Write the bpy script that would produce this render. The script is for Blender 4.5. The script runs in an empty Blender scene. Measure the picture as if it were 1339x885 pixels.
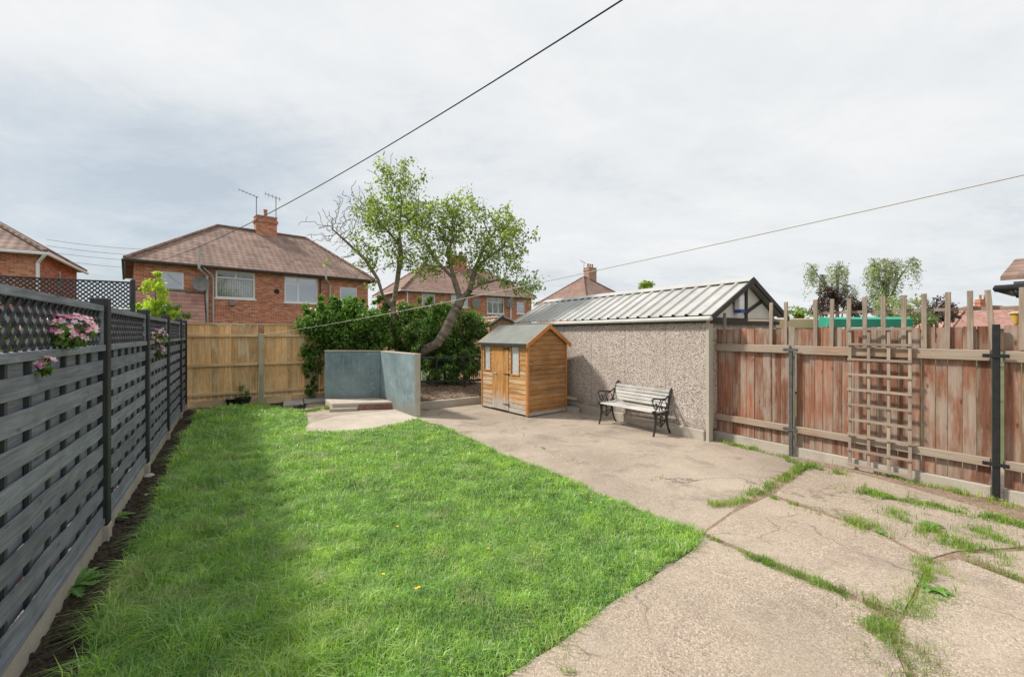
import bpy, math, random
import numpy as np
from mathutils import Vector, Matrix
random.seed(7); rng = np.random.default_rng(11)
scn = bpy.context.scene
COL = scn.collection
R = math.radians
CAM_H = 1.65
F = 555.0
# author's survey helpers: real positions from bearings, with the distance Y given in metres
def at(px, py, Y): return Vector(((px-669.5)/F*Y, Y, CAM_H-(py-436)*Y/F))
def g(px, py):
    Y = CAM_H*F/(py-436); return ((px-669.5)/F*Y, Y)

# ------------------------------------------------------------------ tags
def tag(o, label=None, cat=None, group=None, kind=None):
    if label: o['label'] = label
    if cat: o['category'] = cat
    if group: o['group'] = group
    if kind: o['kind'] = kind
    return o
def thing(name, label, cat, loc=(0,0,0), rz=0, group=None):
    o = bpy.data.objects.new(name, None); COL.objects.link(o)
    o.empty_display_size = .2
    o.location = loc; o.rotation_euler = (0,0,rz)
    return tag(o, label, cat, group)
def copy_tree(o, parent=None):
    c = o.copy(); COL.objects.link(c); c.parent = parent
    for ch in list(o.children): copy_tree(ch, c)
    return c

# ------------------------------------------------------------------ materials
class NT:
    def __init__(s, name):
        s.m = bpy.data.materials.new(name); s.m.use_nodes = True
        s.t = s.m.node_tree; s.n = s.t.nodes; s.b = s.n['Principled BSDF']
        s.out = s.n['Material Output']
        s.b.inputs['Roughness'].default_value = .8
        s.b.inputs['Specular IOR Level'].default_value = .3
    def add(s, typ, **kw):
        n = s.n.new(typ)
        for k, v in kw.items(): setattr(n, k, v)
        return n
    def link(s, a, b): s.t.links.new(a, b)
    def put(s, inp, v):
        if hasattr(v, 'is_output') or isinstance(v, bpy.types.NodeSocket): s.link(v, inp)
        elif isinstance(v, (tuple, list)) and len(v) == 3 and inp.type == 'RGBA': inp.default_value = (*v, 1)
        else: inp.default_value = v
    def coord(s, kind='UV', scale=(1,1,1), island=False):
        tc = s.add('ShaderNodeTexCoord')
        v = tc.outputs[kind]
        if island:
            geo = s.add('ShaderNodeNewGeometry')
            vm = s.add('ShaderNodeVectorMath', operation='SCALE'); vm.inputs[0].default_value = (13.7, 7.3, 3.1)
            s.link(geo.outputs['Random Per Island'], vm.inputs['Scale'])
            va = s.add('ShaderNodeVectorMath', operation='ADD')
            s.link(v, va.inputs[0]); s.link(vm.outputs[0], va.inputs[1]); v = va.outputs[0]
        mp = s.add('ShaderNodeVectorMath', operation='MULTIPLY'); mp.inputs[1].default_value = scale
        s.link(v, mp.inputs[0]); return mp.outputs[0]
    def noise(s, vec, scale, detail=4, rough=.55, dist=0):
        n = s.add('ShaderNodeTexNoise'); s.link(vec, n.inputs['Vector'])
        n.inputs['Scale'].default_value = scale; n.inputs['Detail'].default_value = detail
        n.inputs['Roughness'].default_value = rough; n.inputs['Distortion'].default_value = dist
        return n.outputs['Fac']
    def vor(s, vec, scale, out='Color', feat='F1', rnd=1):
        n = s.add('ShaderNodeTexVoronoi', feature=feat); s.link(vec, n.inputs['Vector'])
        n.inputs['Scale'].default_value = scale; n.inputs['Randomness'].default_value = rnd
        return n.outputs[out]
    def ramp(s, fac, stops, interp='LINEAR'):
        r = s.add('ShaderNodeValToRGB'); s.link(fac, r.inputs[0]); cr = r.color_ramp; cr.interpolation = interp
        while len(cr.elements) < len(stops): cr.elements.new(.5)
        for e, (p, c) in zip(cr.elements, stops):
            e.position = p
            if isinstance(c, (int, float)): c = (c, c, c)
            e.color = (*c, 1)
        return r.outputs[0]
    def mix(s, fac, a, b, mode='MIX'):
        m = s.add('ShaderNodeMix', data_type='RGBA', blend_type=mode)
        s.put(m.inputs[0], fac); s.put(m.inputs[6], a); s.put(m.inputs[7], b); return m.outputs[2]
    def math(s, op, a, b=0, c=None):
        m = s.add('ShaderNodeMath', operation=op); s.put(m.inputs[0], a); s.put(m.inputs[1], b)
        if c is not None: s.put(m.inputs[2], c)
        return m.outputs[0]
    def island(s): return s.add('ShaderNodeNewGeometry').outputs['Random Per Island']
    def sep(s, v):
        n = s.add('ShaderNodeSeparateXYZ'); s.link(v, n.inputs[0]); return n.outputs
    def bump(s, h, strength=.5, dist=.01):
        b = s.add('ShaderNodeBump'); b.inputs['Strength'].default_value = strength; b.inputs['Distance'].default_value = dist
        s.link(h, b.inputs['Height']); s.link(b.outputs[0], s.b.inputs['Normal'])
    def done(s, color, rough=None, spec=None, metal=None):
        s.put(s.b.inputs['Base Color'], color)
        if rough is not None: s.put(s.b.inputs['Roughness'], rough)
        if spec is not None: s.b.inputs['Specular IOR Level'].default_value = spec
        if metal is not None: s.b.inputs['Metallic'].default_value = metal
        return s.m

def m_plain(name, col, rough=.7, var=.15, scale=6, spec=.3, metal=0, bump=0):
    t = NT(name); v = t.coord('Object'); n = t.noise(v, scale, 6, .6)
    c = t.ramp(n, [(.3, tuple(x*(1-var) for x in col)), (.7, tuple(min(1, x*(1+var)) for x in col))])
    if bump: t.bump(t.noise(v, scale*12, 4), bump, .004)
    return t.done(c, rough, spec, metal)

def m_wood(name, dark, light, grain='u', grey=None, greyamt=.5, rough=.85, vary=.35, gs=1.0, weather=None, bump=.4, knots=False):
    t = NT(name)
    sc = (1.2, 22, 1) if grain == 'u' else (22, 1.2, 1)
    v = t.coord('UV', sc, island=True)
    n = t.noise(v, 2.2*gs, 6, .62, .6)
    c = t.ramp(n, [(.28, dark), (.72, light)])
    isl = t.island()
    k = t.math('MULTIPLY_ADD', isl, vary, 1-vary*.55)
    c = t.mix(1, c, k, 'MULTIPLY')
    c = t.mix(1, c, t.ramp(t.noise(t.coord('Object'), 2.3, 6, .7), [(.3, .72), (.55, 1), (.75, 1.18)]), 'MULTIPLY')
    if grey:
        v2 = t.coord('UV', (.9, 5, 1) if grain == 'u' else (5, .9, 1), island=True)
        m = t.noise(v2, 1.6, 5, .6)
        f = t.ramp(m, [(.62-greyamt*.4, 0), (.78-greyamt*.4, 1)])
        c = t.mix(f, c, t.ramp(n, [(.3, tuple(x*.72 for x in grey)), (.7, grey)]))
    if knots:
        kv = t.coord('UV', (3, 9, 1) if grain == 'u' else (9, 3, 1), island=True)
        d = t.vor(kv, 1, 'Distance')
        c = t.mix(t.ramp(d, [(.05, .75), (.12, 0)]), c, tuple(x*.45 for x in dark))
    if weather:   # bleached, worn band close to the ground
        ov = t.sep(t.coord('Object')); z = ov[2]
        nn = t.noise(t.coord('Object', (6, 6, 2)), 1.5, 5)
        zz = t.math('ADD', z, t.math('MULTIPLY', t.math('SUBTRACT', nn, .5), weather[1]*1.6))
        f = t.ramp(zz, [(weather[0]-weather[1]*.25, 1), (weather[0]+weather[1]*.25, 0)])
        c = t.mix(f, c, t.ramp(n, [(.3, (.30, .26, .22)), (.7, (.56, .50, .44))]))
    t.bump(n, bump, .004)
    return t.done(c, rough)

def m_brick(name, cols, mortar, bw=.225, bh=.075, soot=0):
    t = NT(name); v = t.coord('UV')
    b = t.add('ShaderNodeTexBrick'); t.link(v, b.inputs['Vector'])
    b.inputs['Scale'].default_value = 1; b.inputs['Brick Width'].default_value = bw; b.inputs['Row Height'].default_value = bh
    b.inputs['Mortar Size'].default_value = .009; b.inputs['Mortar Smooth'].default_value = .2; b.inputs['Bias'].default_value = 0
    b.inputs['Color1'].default_value = (0,0,0,1); b.inputs['Color2'].default_value = (1,1,1,1); b.inputs['Mortar'].default_value = (.5,.5,.5,1)
    rv = t.ramp(b.outputs['Color'], [(0, cols[0]), (.35, cols[1]), (.7, cols[2]), (1, cols[3])])
    n = t.noise(v, .7, 5, .6); rv = t.mix(.35, rv, t.ramp(n, [(.3, cols[0]), (.7, cols[2])]))
    patch = t.ramp(t.noise(v, 3.1, 4, .7), [(.55, 0), (.75, .6)])
    rv = t.mix(patch, rv, cols[3])
    rv = t.mix(t.ramp(t.noise(v, 1.1, 5, .7), [(.52, 0), (.7, .55)]), rv, tuple(x*.6 for x in cols[1]))
    c = t.mix(b.outputs['Fac'], rv, mortar)
    t.bump(t.math('SUBTRACT', 1, b.outputs['Fac']), .4, .006)
    return t.done(c, .9)

def m_tiles(name, dark, light, tw=.3, th=.33, moss=.3):
    t = NT(name); v = t.coord('UV'); s = t.sep(v)
    row = t.math('FLOOR', t.math('DIVIDE', s[1], th))
    fr = t.math('FRACT', t.math('DIVIDE', s[1], th))
    colm = t.math('FLOOR', t.math('DIVIDE', s[0], tw))
    wn = t.add('ShaderNodeTexWhiteNoise', noise_dimensions='2D')
    cb = t.add('ShaderNodeCombineXYZ'); t.link(row, cb.inputs[0]); t.link(colm, cb.inputs[1]); t.link(cb.outputs[0], wn.inputs['Vector'])
    n = t.noise(v, .8, 6, .65)
    c = t.ramp(n, [(.3, dark), (.7, light)])
    c = t.mix(1, c, t.math('MULTIPLY_ADD', wn.outputs['Value'], .35, .82), 'MULTIPLY')
    ms = t.ramp(t.noise(v, 5, 5, .7), [(.56, 0), (.72, moss)])
    c = t.mix(ms, c, (.20, .19, .13))
    lap_shade = t.ramp(fr, [(0, .45), (.12, .8), (.25, 1), (.9, 1.08)])  # shade at each tile course edge, painted into the colour
    c = t.mix(1, c, lap_shade, 'MULTIPLY')
    wave = t.math('SINE', t.math('MULTIPLY', s[0], 2*math.pi/tw))
    h = t.math('ADD', t.math('MULTIPLY', wave, .35), t.math('MULTIPLY', fr, -1.0))
    t.bump(h, .9, .03)
    return t.done(c, .85)

def m_leaf(name, cols, trans=.35, patch=.5, rough=.5):
    t = NT(name); isl = t.island()
    c = t.ramp(isl, [(i/(len(cols)-1), c) for i, c in enumerate(cols)])
    n = t.noise(t.coord('Object'), 1.1, 4, .6)
    c = t.mix(1, c, t.ramp(n, [(.3, 1-patch*.5), (.7, 1+patch*.5)]), 'MULTIPLY')
    t.done(c, rough, .35)
    tr = t.add('ShaderNodeBsdfTranslucent')
    t.link(t.mix(1, c, (1.15, 1.25, .6), 'MULTIPLY'), tr.inputs['Color'])
    mx = t.add('ShaderNodeMixShader'); mx.inputs[0].default_value = trans
    t.link(t.b.outputs[0], mx.inputs[1]); t.link(tr.outputs[0], mx.inputs[2]); t.link(mx.outputs[0], t.out.inputs[0])
    return t.m

M = {}
M['brick'] = m_brick('red_brick', [(.22,.05,.03), (.46,.115,.05), (.62,.19,.08), (.66,.36,.23)], (.46,.37,.30))
M['brick_pale'] = m_brick('pale_brick', [(.33,.15,.09), (.42,.2,.12), (.48,.25,.16), (.5,.32,.22)], (.42,.35,.29))
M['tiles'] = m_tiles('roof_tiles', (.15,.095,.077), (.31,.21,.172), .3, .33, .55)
M['tiles_pink'] = m_tiles('pink_roof_tiles', (.33,.17,.135), (.45,.255,.21), .26, .2, .1)
M['tiles_grey'] = m_tiles('grey_brown_roof_tiles', (.19,.12,.095), (.28,.18,.145), .28, .3, .3)
M['tiles_red'] = m_tiles('red_clay_tiles', (.26,.11,.07), (.36,.17,.115), .2, .2, .3)
M['upvc'] = m_plain('white_window_plastic', (.76,.76,.75), .4, .05)
M['fascia'] = m_plain('grey_white_fascia', (.55,.54,.51), .6, .1)
M['darktrim'] = m_plain('dark_trim', (.045,.042,.04), .6, .2)
M['pipe'] = m_plain('grey_pipe', (.42,.41,.39), .5, .12)
M['black'] = m_plain('black_painted_steel', (.02,.021,.023), .45, .3, 20)
M['steel_grey'] = m_plain('weathered_green_grey_steel', (.085,.09,.085), .6, .3, 12)
M['lead'] = m_plain('lead', (.2,.2,.2), .6, .2)
M['mortar'] = m_plain('cement', (.40,.37,.33), .9, .2, 10)
M['pot'] = m_plain('terracotta', (.44,.17,.09), .8, .2, 6)
M['curtain'] = m_plain('net_curtain', (.82,.82,.80), .9, .12, 20)
M['void'] = m_plain('dark_room', (.03,.03,.032), .9, .1)
M['plasticblack'] = m_plain('black_plastic', (.016,.016,.017), .4, .2)
def m_glass(name, col, refl=.35):
    t = NT(name); n = t.noise(t.coord('Object'), 1.0, 2)
    t.done(t.ramp(n, [(.3, tuple(x*.7 for x in col)), (.7, tuple(x*1.3 for x in col))]), .05, .6)
    t.b.inputs['Coat Weight'].default_value = .6; t.b.inputs['Coat Roughness'].default_value = .03
    gl = t.add('ShaderNodeBsdfGlossy'); gl.inputs['Roughness'].default_value = .03
    gl.inputs['Color'].default_value = (.85,.9,.95,1)
    mx = t.add('ShaderNodeMixShader'); mx.inputs[0].default_value = refl
    t.link(t.b.outputs[0], mx.inputs[1]); t.link(gl.outputs[0], mx.inputs[2]); t.link(mx.outputs[0], t.out.inputs[0])
    return t.m
M['glass'] = m_glass('window_glass', (.06,.072,.08), .28)
M['blind'] = m_plain('grey_blind', (.40,.40,.39), .9, .25, 3)
def m_clear(name):
    t = NT(name)
    tr = t.add('ShaderNodeBsdfTransparent'); tr.inputs[0].default_value = (.97,.98,.98,1)
    gl = t.add('ShaderNodeBsdfGlossy'); gl.inputs['Roughness'].default_value = .02
    mx = t.add('ShaderNodeMixShader'); mx.inputs[0].default_value = .10
    t.link(tr.outputs[0], mx.inputs[1]); t.link(gl.outputs[0], mx.inputs[2]); t.link(mx.outputs[0], t.out.inputs[0])
    return t.m
M['clear'] = m_clear('clear_glass')

M['char_h'] = m_wood('charcoal_stained_boards', (.125,.14,.165), (.285,.305,.345), 'u', rough=.7, vary=.45, bump=.7, knots=True)
M['char_v'] = m_wood('charcoal_stained_battens', (.035,.038,.042), (.07,.075,.082), 'v', rough=.6, vary=.2)
M['char_post'] = m_wood('charcoal_painted_post', (.02,.022,.025), (.045,.049,.055), 'v', rough=.5, vary=.2)
M['char_lat'] = m_wood('charcoal_lattice', (.028,.030,.034), (.06,.064,.072), 'v', rough=.6, vary=.3)
M['newwood_v'] = m_wood('golden_fence_boards', (.54,.28,.11), (.82,.54,.27), 'v', grey=(.74,.58,.38), greyamt=.3, vary=.5, knots=True)
M['newwood_h'] = m_wood('golden_fence_rails', (.50,.34,.18), (.70,.52,.32), 'u', vary=.2)
M['greenpost'] = m_wood('pale_treated_post', (.33,.29,.19), (.46,.42,.30), 'v', vary=.1)
M['redwood_v'] = m_wood('weathered_red_boards', (.15,.062,.038), (.39,.185,.115), 'v', grey=(.38,.295,.235), greyamt=.42, vary=.6, knots=True, bump=.8)
M['redwood_h'] = m_wood('weathered_red_rails', (.21,.12,.075), (.40,.25,.17), 'u', grey=(.39,.32,.25), greyamt=.7, vary=.3, bump=.7)
M['greywood_v'] = m_wood('grey_weathered_slats_upright', (.20,.15,.115), (.42,.34,.27), 'v', vary=.35, bump=.6)
M['greywood_h'] = m_wood('grey_weathered_slats', (.20,.15,.115), (.42,.34,.27), 'u', vary=.35, bump=.6)
M['shed_h'] = m_wood('shaded_amber_shiplap', (.25,.115,.04), (.50,.265,.105), 'u', vary=.4, bump=.4, grey=(.42,.33,.24), greyamt=.12, knots=True)  # gable boards: their less lit side painted as a darker tone
M['shed_hw'] = m_wood('amber_shiplap_worn', (.33,.155,.055), (.62,.35,.14), 'u', vary=.4, weather=(.26, .4), grey=(.60,.47,.31), greyamt=.4)
M['shed_v'] = m_wood('amber_door_boards', (.32,.145,.045), (.60,.31,.10), 'v', vary=.4, weather=(.30, .4), grey=(.55,.38,.2), greyamt=.2, knots=True)
M['shed_trim'] = m_wood('amber_trim', (.38,.15,.045), (.58,.27,.09), 'v', vary=.2)
M['benchslat'] = m_wood('worn_pale_bench_slats', (.36,.34,.31), (.64,.62,.58), 'u', vary=.25, bump=.5)
M['iron'] = m_plain('black_cast_iron', (.022,.022,.024), .5, .3, 15, .5)
M['bark'] = m_plain('pale_bark', (.22,.18,.14), .95, .5, 7, bump=1.0)
M['bark_far'] = m_plain('far_bark', (.22,.2,.17), .95, .3, 5)
M['stone'] = m_plain('pale_stone', (.45,.42,.38), .9, .3, 20, bump=.5)
M['iron_rust'] = m_plain('dark_hinge_iron', (.05,.045,.042), .6, .3)
M['green_tarp'] = m_plain('green_sheet', (.03,.29,.19), .6, .12, 3)
M['cream'] = m_plain('cream_board', (.62,.48,.30), .7, .08, 3)
M['creamwall'] = m_plain('cream_render', (.70,.67,.61), .85, .08, 5)
M['yellow'] = m_plain('yellow_plastic', (.66,.46,.10), .5, .1)
M['teal'] = m_plain('teal_plastic', (.02,.22,.2), .5, .1)
M['cablew'] = m_plain('pale_line', (.50,.46,.40), .6, .1)
M['blue'] = m_plain('blue_plastic', (.03,.1,.4), .5, .1)
M['greennet'] = m_plain('dark_green_netting', (.012,.028,.02), .9, .3, 8)

def m_felt():
    t = NT('grey_roof_felt'); v = t.coord('Object'); n = t.noise(v, 2, 6, .6); f = t.noise(v, 120, 3)
    c = t.ramp(n, [(.3, (.155,.165,.15)), (.7, (.26,.27,.245))]); c = t.mix(.3, c, t.ramp(f, [(.35, (.1,.1,.095)), (.65, (.33,.34,.32))]))
    t.bump(f, .4, .004); return t.done(c, .95)
M['felt'] = m_felt()

def m_pebble():
    t = NT('pebbledash'); v = t.coord('UV')
    cell = t.sep(t.vor(v, 75, 'Color')); d = t.vor(v, 75, 'Distance')
    c = t.ramp(cell[0], [(0, (.13,.105,.09)), (.16, (.24,.19,.165)), (.24, (.46,.39,.345)), (.55, (.58,.51,.455)), (.85, (.70,.62,.56)), (1, (.76,.70,.65))])
    c = t.mix(t.ramp(t.noise(v, 1.1, 5, .6), [(.35, .45), (.7, 0)]), c, (.40,.33,.285))
    d2 = t.vor(v, 44, 'Distance'); c2 = t.sep(t.vor(v, 44, 'Color')); sp = t.math('MULTIPLY', t.ramp(d2, [(.28, .7), (.45, 0)]), t.ramp(c2[1], [(.34, 1), (.42, 0)], 'LINEAR')); c = t.mix(sp, c, (.15,.125,.11)); stv = t.noise(t.coord('UV', (5, .5, 1)), 1.5, 5, .65); c = t.mix(t.ramp(stv, [(.52, 0), (.75, .45)]), c, (.30,.255,.22))
    # panel joints every 0.61 m and a grubby foot
    s = t.sep(v); fr = t.math('FRACT', t.math('DIVIDE', s[0], .915))
    c = t.mix(t.ramp(fr, [(0, .8), (.014, .7), (.022, 0)], 'LINEAR'), c, (.27,.23,.2))
    z = t.math('ADD', s[1], t.math('MULTIPLY', t.noise(v, 2.2, 5, .65), .5))
    c = t.mix(t.ramp(z, [(.40, .55), (.62, 0)]), c, (.24,.2,.165))
    t.bump(d, .9, .012); return t.done(c, .95)
M['pebble'] = m_pebble()

def m_conc(name, lo, hi, agg=0, scale=1.0, stain=(.18,.16,.13), damt=.4, coord='Object', peb=None, pebscale=105, crk_=0):
    t = NT(name); v = t.coord(coord)
    n = t.noise(v, .9*scale, 7, .62); c = t.ramp(n, [(.3, lo), (.7, hi)])
    if agg:
        cell = t.sep(t.vor(v, pebscale, 'Color')); f = t.math('MULTIPLY', t.ramp(cell[1], [(.0, agg*.5), (1, agg)]), t.ramp(t.noise(v, 1.7, 5, .6), [(.35, .45), (.6, 1)]))
        c = t.mix(f, c, t.ramp(cell[0], peb or [(0, (.12,.085,.06)), (.15, (.26,.18,.125)), (.45, (.42,.31,.225)), (.8, (.56,.45,.34)), (1, (.70,.62,.52))]))
        d = t.vor(v, pebscale, 'Distance'); fine = t.noise(v, 260, 2)
        t.bump(t.math('ADD', t.math('MULTIPLY', d, -.7), t.math('MULTIPLY', fine, .5)), .6, .005)
    else:
        fine = t.noise(v, 70, 5, .7); c = t.mix(.3, c, t.ramp(fine, [(.3, tuple(x*.55 for x in lo)), (.7, tuple(min(1, x*1.25) for x in hi))]))
        t.bump(fine, .35, .004)
    st = t.ramp(t.noise(v, 2.3*scale, 6, .68, .4), [(.52, 0), (.72, damt)])
    c = t.mix(st, c, stain)
    st2 = t.ramp(t.noise(v, 9, 4, .6), [(.66, 0), (.76, damt*.8)])
    c = t.mix(st2, c, tuple(min(1, x*1.25) for x in hi))
    if crk_:
        ds = t.add('ShaderNodeVectorMath', operation='ADD'); t.link(v, ds.inputs[0])
        nz_ = t.add('ShaderNodeTexNoise'); nz_.inputs['Scale'].default_value = 3; nz_.inputs['Detail'].default_value = 6; t.link(v, nz_.inputs['Vector'])
        sc_ = t.add('ShaderNodeVectorMath', operation='SCALE'); sc_.inputs['Scale'].default_value = .45; t.link(nz_.outputs['Color'], sc_.inputs[0]); t.link(sc_.outputs[0], ds.inputs[1])
        e = t.vor(ds.outputs[0], .75, 'Distance', 'DISTANCE_TO_EDGE')
        f = t.math('MULTIPLY', t.ramp(e, [(.001, 1), (.0065, 0)]), t.ramp(t.noise(v, 1.3, 3), [(.45, 0), (.56, crk_)]))
        c = t.mix(f, c, (.085,.07,.055))
    return t.done(c, .93)
M['conc_post'] = m_conc('concrete_kerb', (.36,.32,.26), (.52,.47,.40), 0, 2, coord='Object', damt=.3)
M['conc_tan'] = m_conc('aggregate_concrete', (.31,.255,.20), (.47,.39,.31), .62, .8, damt=.6, stain=(.19,.155,.125), peb=[(0, (.05,.037,.03)), (.14, (.17,.12,.09)), (.35, (.31,.235,.17)), (.65, (.42,.33,.25)), (.88, (.56,.47,.38)), (1, (.70,.64,.56))], pebscale=125, crk_=.6)
M['conc_grey'] = m_conc('worn_patio_concrete', (.23,.195,.16), (.47,.40,.325), .45, .75, damt=.85, stain=(.165,.145,.125), pebscale=110, crk_=.85)
M['conc_pale'] = m_conc('pale_patch_concrete', (.40,.35,.29), (.60,.54,.46), .2, 1.5, damt=.3, stain=(.28,.23,.2))
M['soil'] = m_conc('dark_soil', (.028,.02,.015), (.07,.052,.04), 0, 3, damt=.3, stain=(.11,.085,.06))
M['bed'] = m_conc('leaf_litter_bed', (.13,.085,.06), (.26,.18,.13), .4, 3, damt=.4, stain=(.33,.18,.1), pebscale=60)
M['neigh'] = m_conc('neighbour_paving', (.33,.32,.30), (.46,.44,.41), 0, 1, damt=.3)
M['outer'] = m_conc('outer_ground', (.07,.09,.035), (.12,.14,.06), 0, .3, damt=.2)
M['lawnbase'] = m_conc('lawn_base', (.035,.075,.014), (.075,.13,.028), 0, 2, damt=.3, stain=(.12,.11,.05))
M['slabgrey'] = m_conc('paving_slab', (.36,.33,.29), (.50,.47,.42), 0, 2, damt=.3)

def m_render():
    t = NT('faded_blue_green_paint'); v = t.coord('UV')
    n = t.noise(v, 1.4, 7, .65); c = t.ramp(n, [(.3, (.10,.155,.175)), (.7, (.25,.325,.345))])
    st = t.noise(t.coord('UV', (9, .9, 1)), 2, 5, .7); c = t.mix(t.ramp(st, [(.5, 0), (.75, .45)]), c, (.33,.38,.36))
    ch = t.ramp(t.noise(t.coord('UV', (1.6, 2.5, 1)), 3.2, 8, .8, 1.2), [(.54, 0), (.64, .8)]); c = t.mix(ch, c, (.33,.39,.41)); ch2 = t.ramp(t.noise(t.coord('UV', (2.2, 4, 1)), 4.2, 9, .85, 2), [(.64, 0), (.68, .8)]); c = t.mix(ch2, c, (.62,.64,.62))
    s = t.sep(v); z = t.math('ADD', s[1], t.math('MULTIPLY', n, .4))
    c = t.mix(t.ramp(z, [(.30, .7), (.52, 0)]), c, (.20,.18,.15))
    t.bump(t.noise(v, 30, 5), .4, .006); return t.done(c, .85)
M['bluewall'] = m_render()
M['redpaint'] = m_conc('flaking_red_step', (.19,.08,.065), (.32,.17,.14), 0, 6, damt=.9, stain=(.33,.28,.24))

def m_corr():
    t = NT('pale_profiled_sheet'); v = t.coord('Object'); n = t.noise(v, 1.6, 6, .65)
    c = t.ramp(n, [(.3, (.36,.36,.345)), (.7, (.50,.495,.475))])
    sp = t.ramp(t.noise(v, 9, 5, .75), [(.60, 0), (.70, .6)]); c = t.mix(sp, c, (.22,.22,.18))
    return t.done(c, .55, .3)
M['corr'] = m_corr()
M['grass'] = None
def m_grass(name, cols, dry):
    t = NT(name); isl = t.island(); v = t.coord('Object')
    c = t.ramp(isl, [(i/(len(cols)-1), c) for i, c in enumerate(cols)])
    s = t.sep(v)
    n = t.noise(v, 1.2, 5, .6)
    c = t.mix(1, c, t.ramp(n, [(.35, (.86,.90,.95)), (.5, (1.0,1.0,1.0)), (.65, (1.25,1.14,1.0))]), 'MULTIPLY')
    c = t.mix(1, c, t.ramp(t.noise(v, 6, 4, .6), [(.35, (.75,.8,.8)), (.65, (1.25,1.2,1.1))]), 'MULTIPLY')
    c = t.mix(t.ramp(t.noise(v, 2.6, 4, .6), [(.54, 0), (.72, .6)]), c, dry)
    t.done(c, .38, .5)
    tr = t.add('ShaderNodeBsdfTranslucent'); t.link(c, tr.inputs['Color'])
    mx = t.add('ShaderNodeMixShader'); mx.inputs[0].default_value = .42
    t.link(t.b.outputs[0], mx.inputs[1]); t.link(tr.outputs[0], mx.inputs[2]); t.link(mx.outputs[0], t.out.inputs[0])
    return t.m
M['grass'] = m_grass('lawn_grass', [(.13,.30,.05), (.22,.47,.07), (.35,.62,.08), (.46,.69,.13), (.21,.45,.13), (.38,.60,.09), (.62,.70,.42), (.25,.52,.20)], (.60,.60,.34))
M['weedgrass'] = m_grass('crack_grass', [(.13,.28,.035), (.22,.42,.055), (.32,.46,.08), (.42,.44,.16)], (.38,.33,.17))
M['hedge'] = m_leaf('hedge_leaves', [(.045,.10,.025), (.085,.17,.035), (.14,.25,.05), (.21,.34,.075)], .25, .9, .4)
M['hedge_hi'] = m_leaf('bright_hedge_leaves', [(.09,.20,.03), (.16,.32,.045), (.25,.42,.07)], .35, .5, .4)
M['treeleaf'] = m_leaf('tree_leaves', [(.13,.19,.045), (.22,.31,.065), (.33,.43,.10), (.46,.53,.17)], .45, .5)
M['limeleaf'] = m_leaf('lime_leaves', [(.34,.48,.05), (.52,.64,.07), (.66,.72,.12)], .45, .3)
M['birch'] = m_leaf('birch_leaves', [(.23,.27,.15), (.35,.40,.21), (.46,.50,.29)], .35, .5)
M['purple'] = m_leaf('purple_leaves', [(.06,.035,.038), (.11,.07,.07), (.17,.13,.11)], .2, .5)
M['pink'] = m_leaf('pink_petals', [(.62,.08,.28), (.72,.25,.45), (.85,.62,.70), (.85,.78,.80)], .3, .2)
M['red'] = m_leaf('red_petals', [(.6,.02,.04), (.7,.05,.08), (.75,.2,.25)], .2, .2)
M['white_p'] = m_leaf('white_petals', [(.8,.8,.78), (.75,.72,.7)], .2, .1)
M['yellow_p'] = m_leaf('yellow_petals', [(.8,.55,.02), (.85,.65,.05)], .2, .1)
M['twiglitter'] = m_wood('litter', (.16,.11,.07), (.34,.26,.17), 'u')

# ------------------------------------------------------------------ mesh building
def auto_uv(me):
    n = len(me.polygons)
    if not n: return
    co = np.empty(len(me.vertices)*3); me.vertices.foreach_get('co', co); co = co.reshape(-1, 3)
    no = np.empty(n*3); me.polygons.foreach_get('normal', no); no = no.reshape(-1, 3)
    lt = np.empty(n, dtype=np.int32); me.polygons.foreach_get('loop_total', lt)
    lv = np.empty(len(me.loops), dtype=np.int32); me.loops.foreach_get('vertex_index', lv)
    pn = np.repeat(no, lt, axis=0); p = co[lv]
    tx, ty = -pn[:,1], pn[:,0]; ln = np.hypot(tx, ty); flat = ln < .15
    tx = np.where(flat, 1, tx/np.maximum(ln, 1e-6)); ty = np.where(flat, 0, ty/np.maximum(ln, 1e-6))
    t = np.stack([tx, ty, np.zeros_like(tx)], 1); b = np.cross(pn, t)
    b[flat] = (0, 1, 0)
    uv = np.stack([(p*t).sum(1), (p*b).sum(1)], 1).astype(np.float32)
    l = me.uv_layers.new(name='UVMap'); l.data.foreach_set('uv', uv.ravel())
def link_mesh(name, me, mat, parent=None, uv=True, smooth=False):
    if mat: me.materials.append(mat)
    me.update()
    if uv: auto_uv(me)
    if smooth: me.polygons.foreach_set('use_smooth', [True]*len(me.polygons))
    o = bpy.data.objects.new(name, me); COL.objects.link(o)
    if parent: o.parent = parent
    return o
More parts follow.
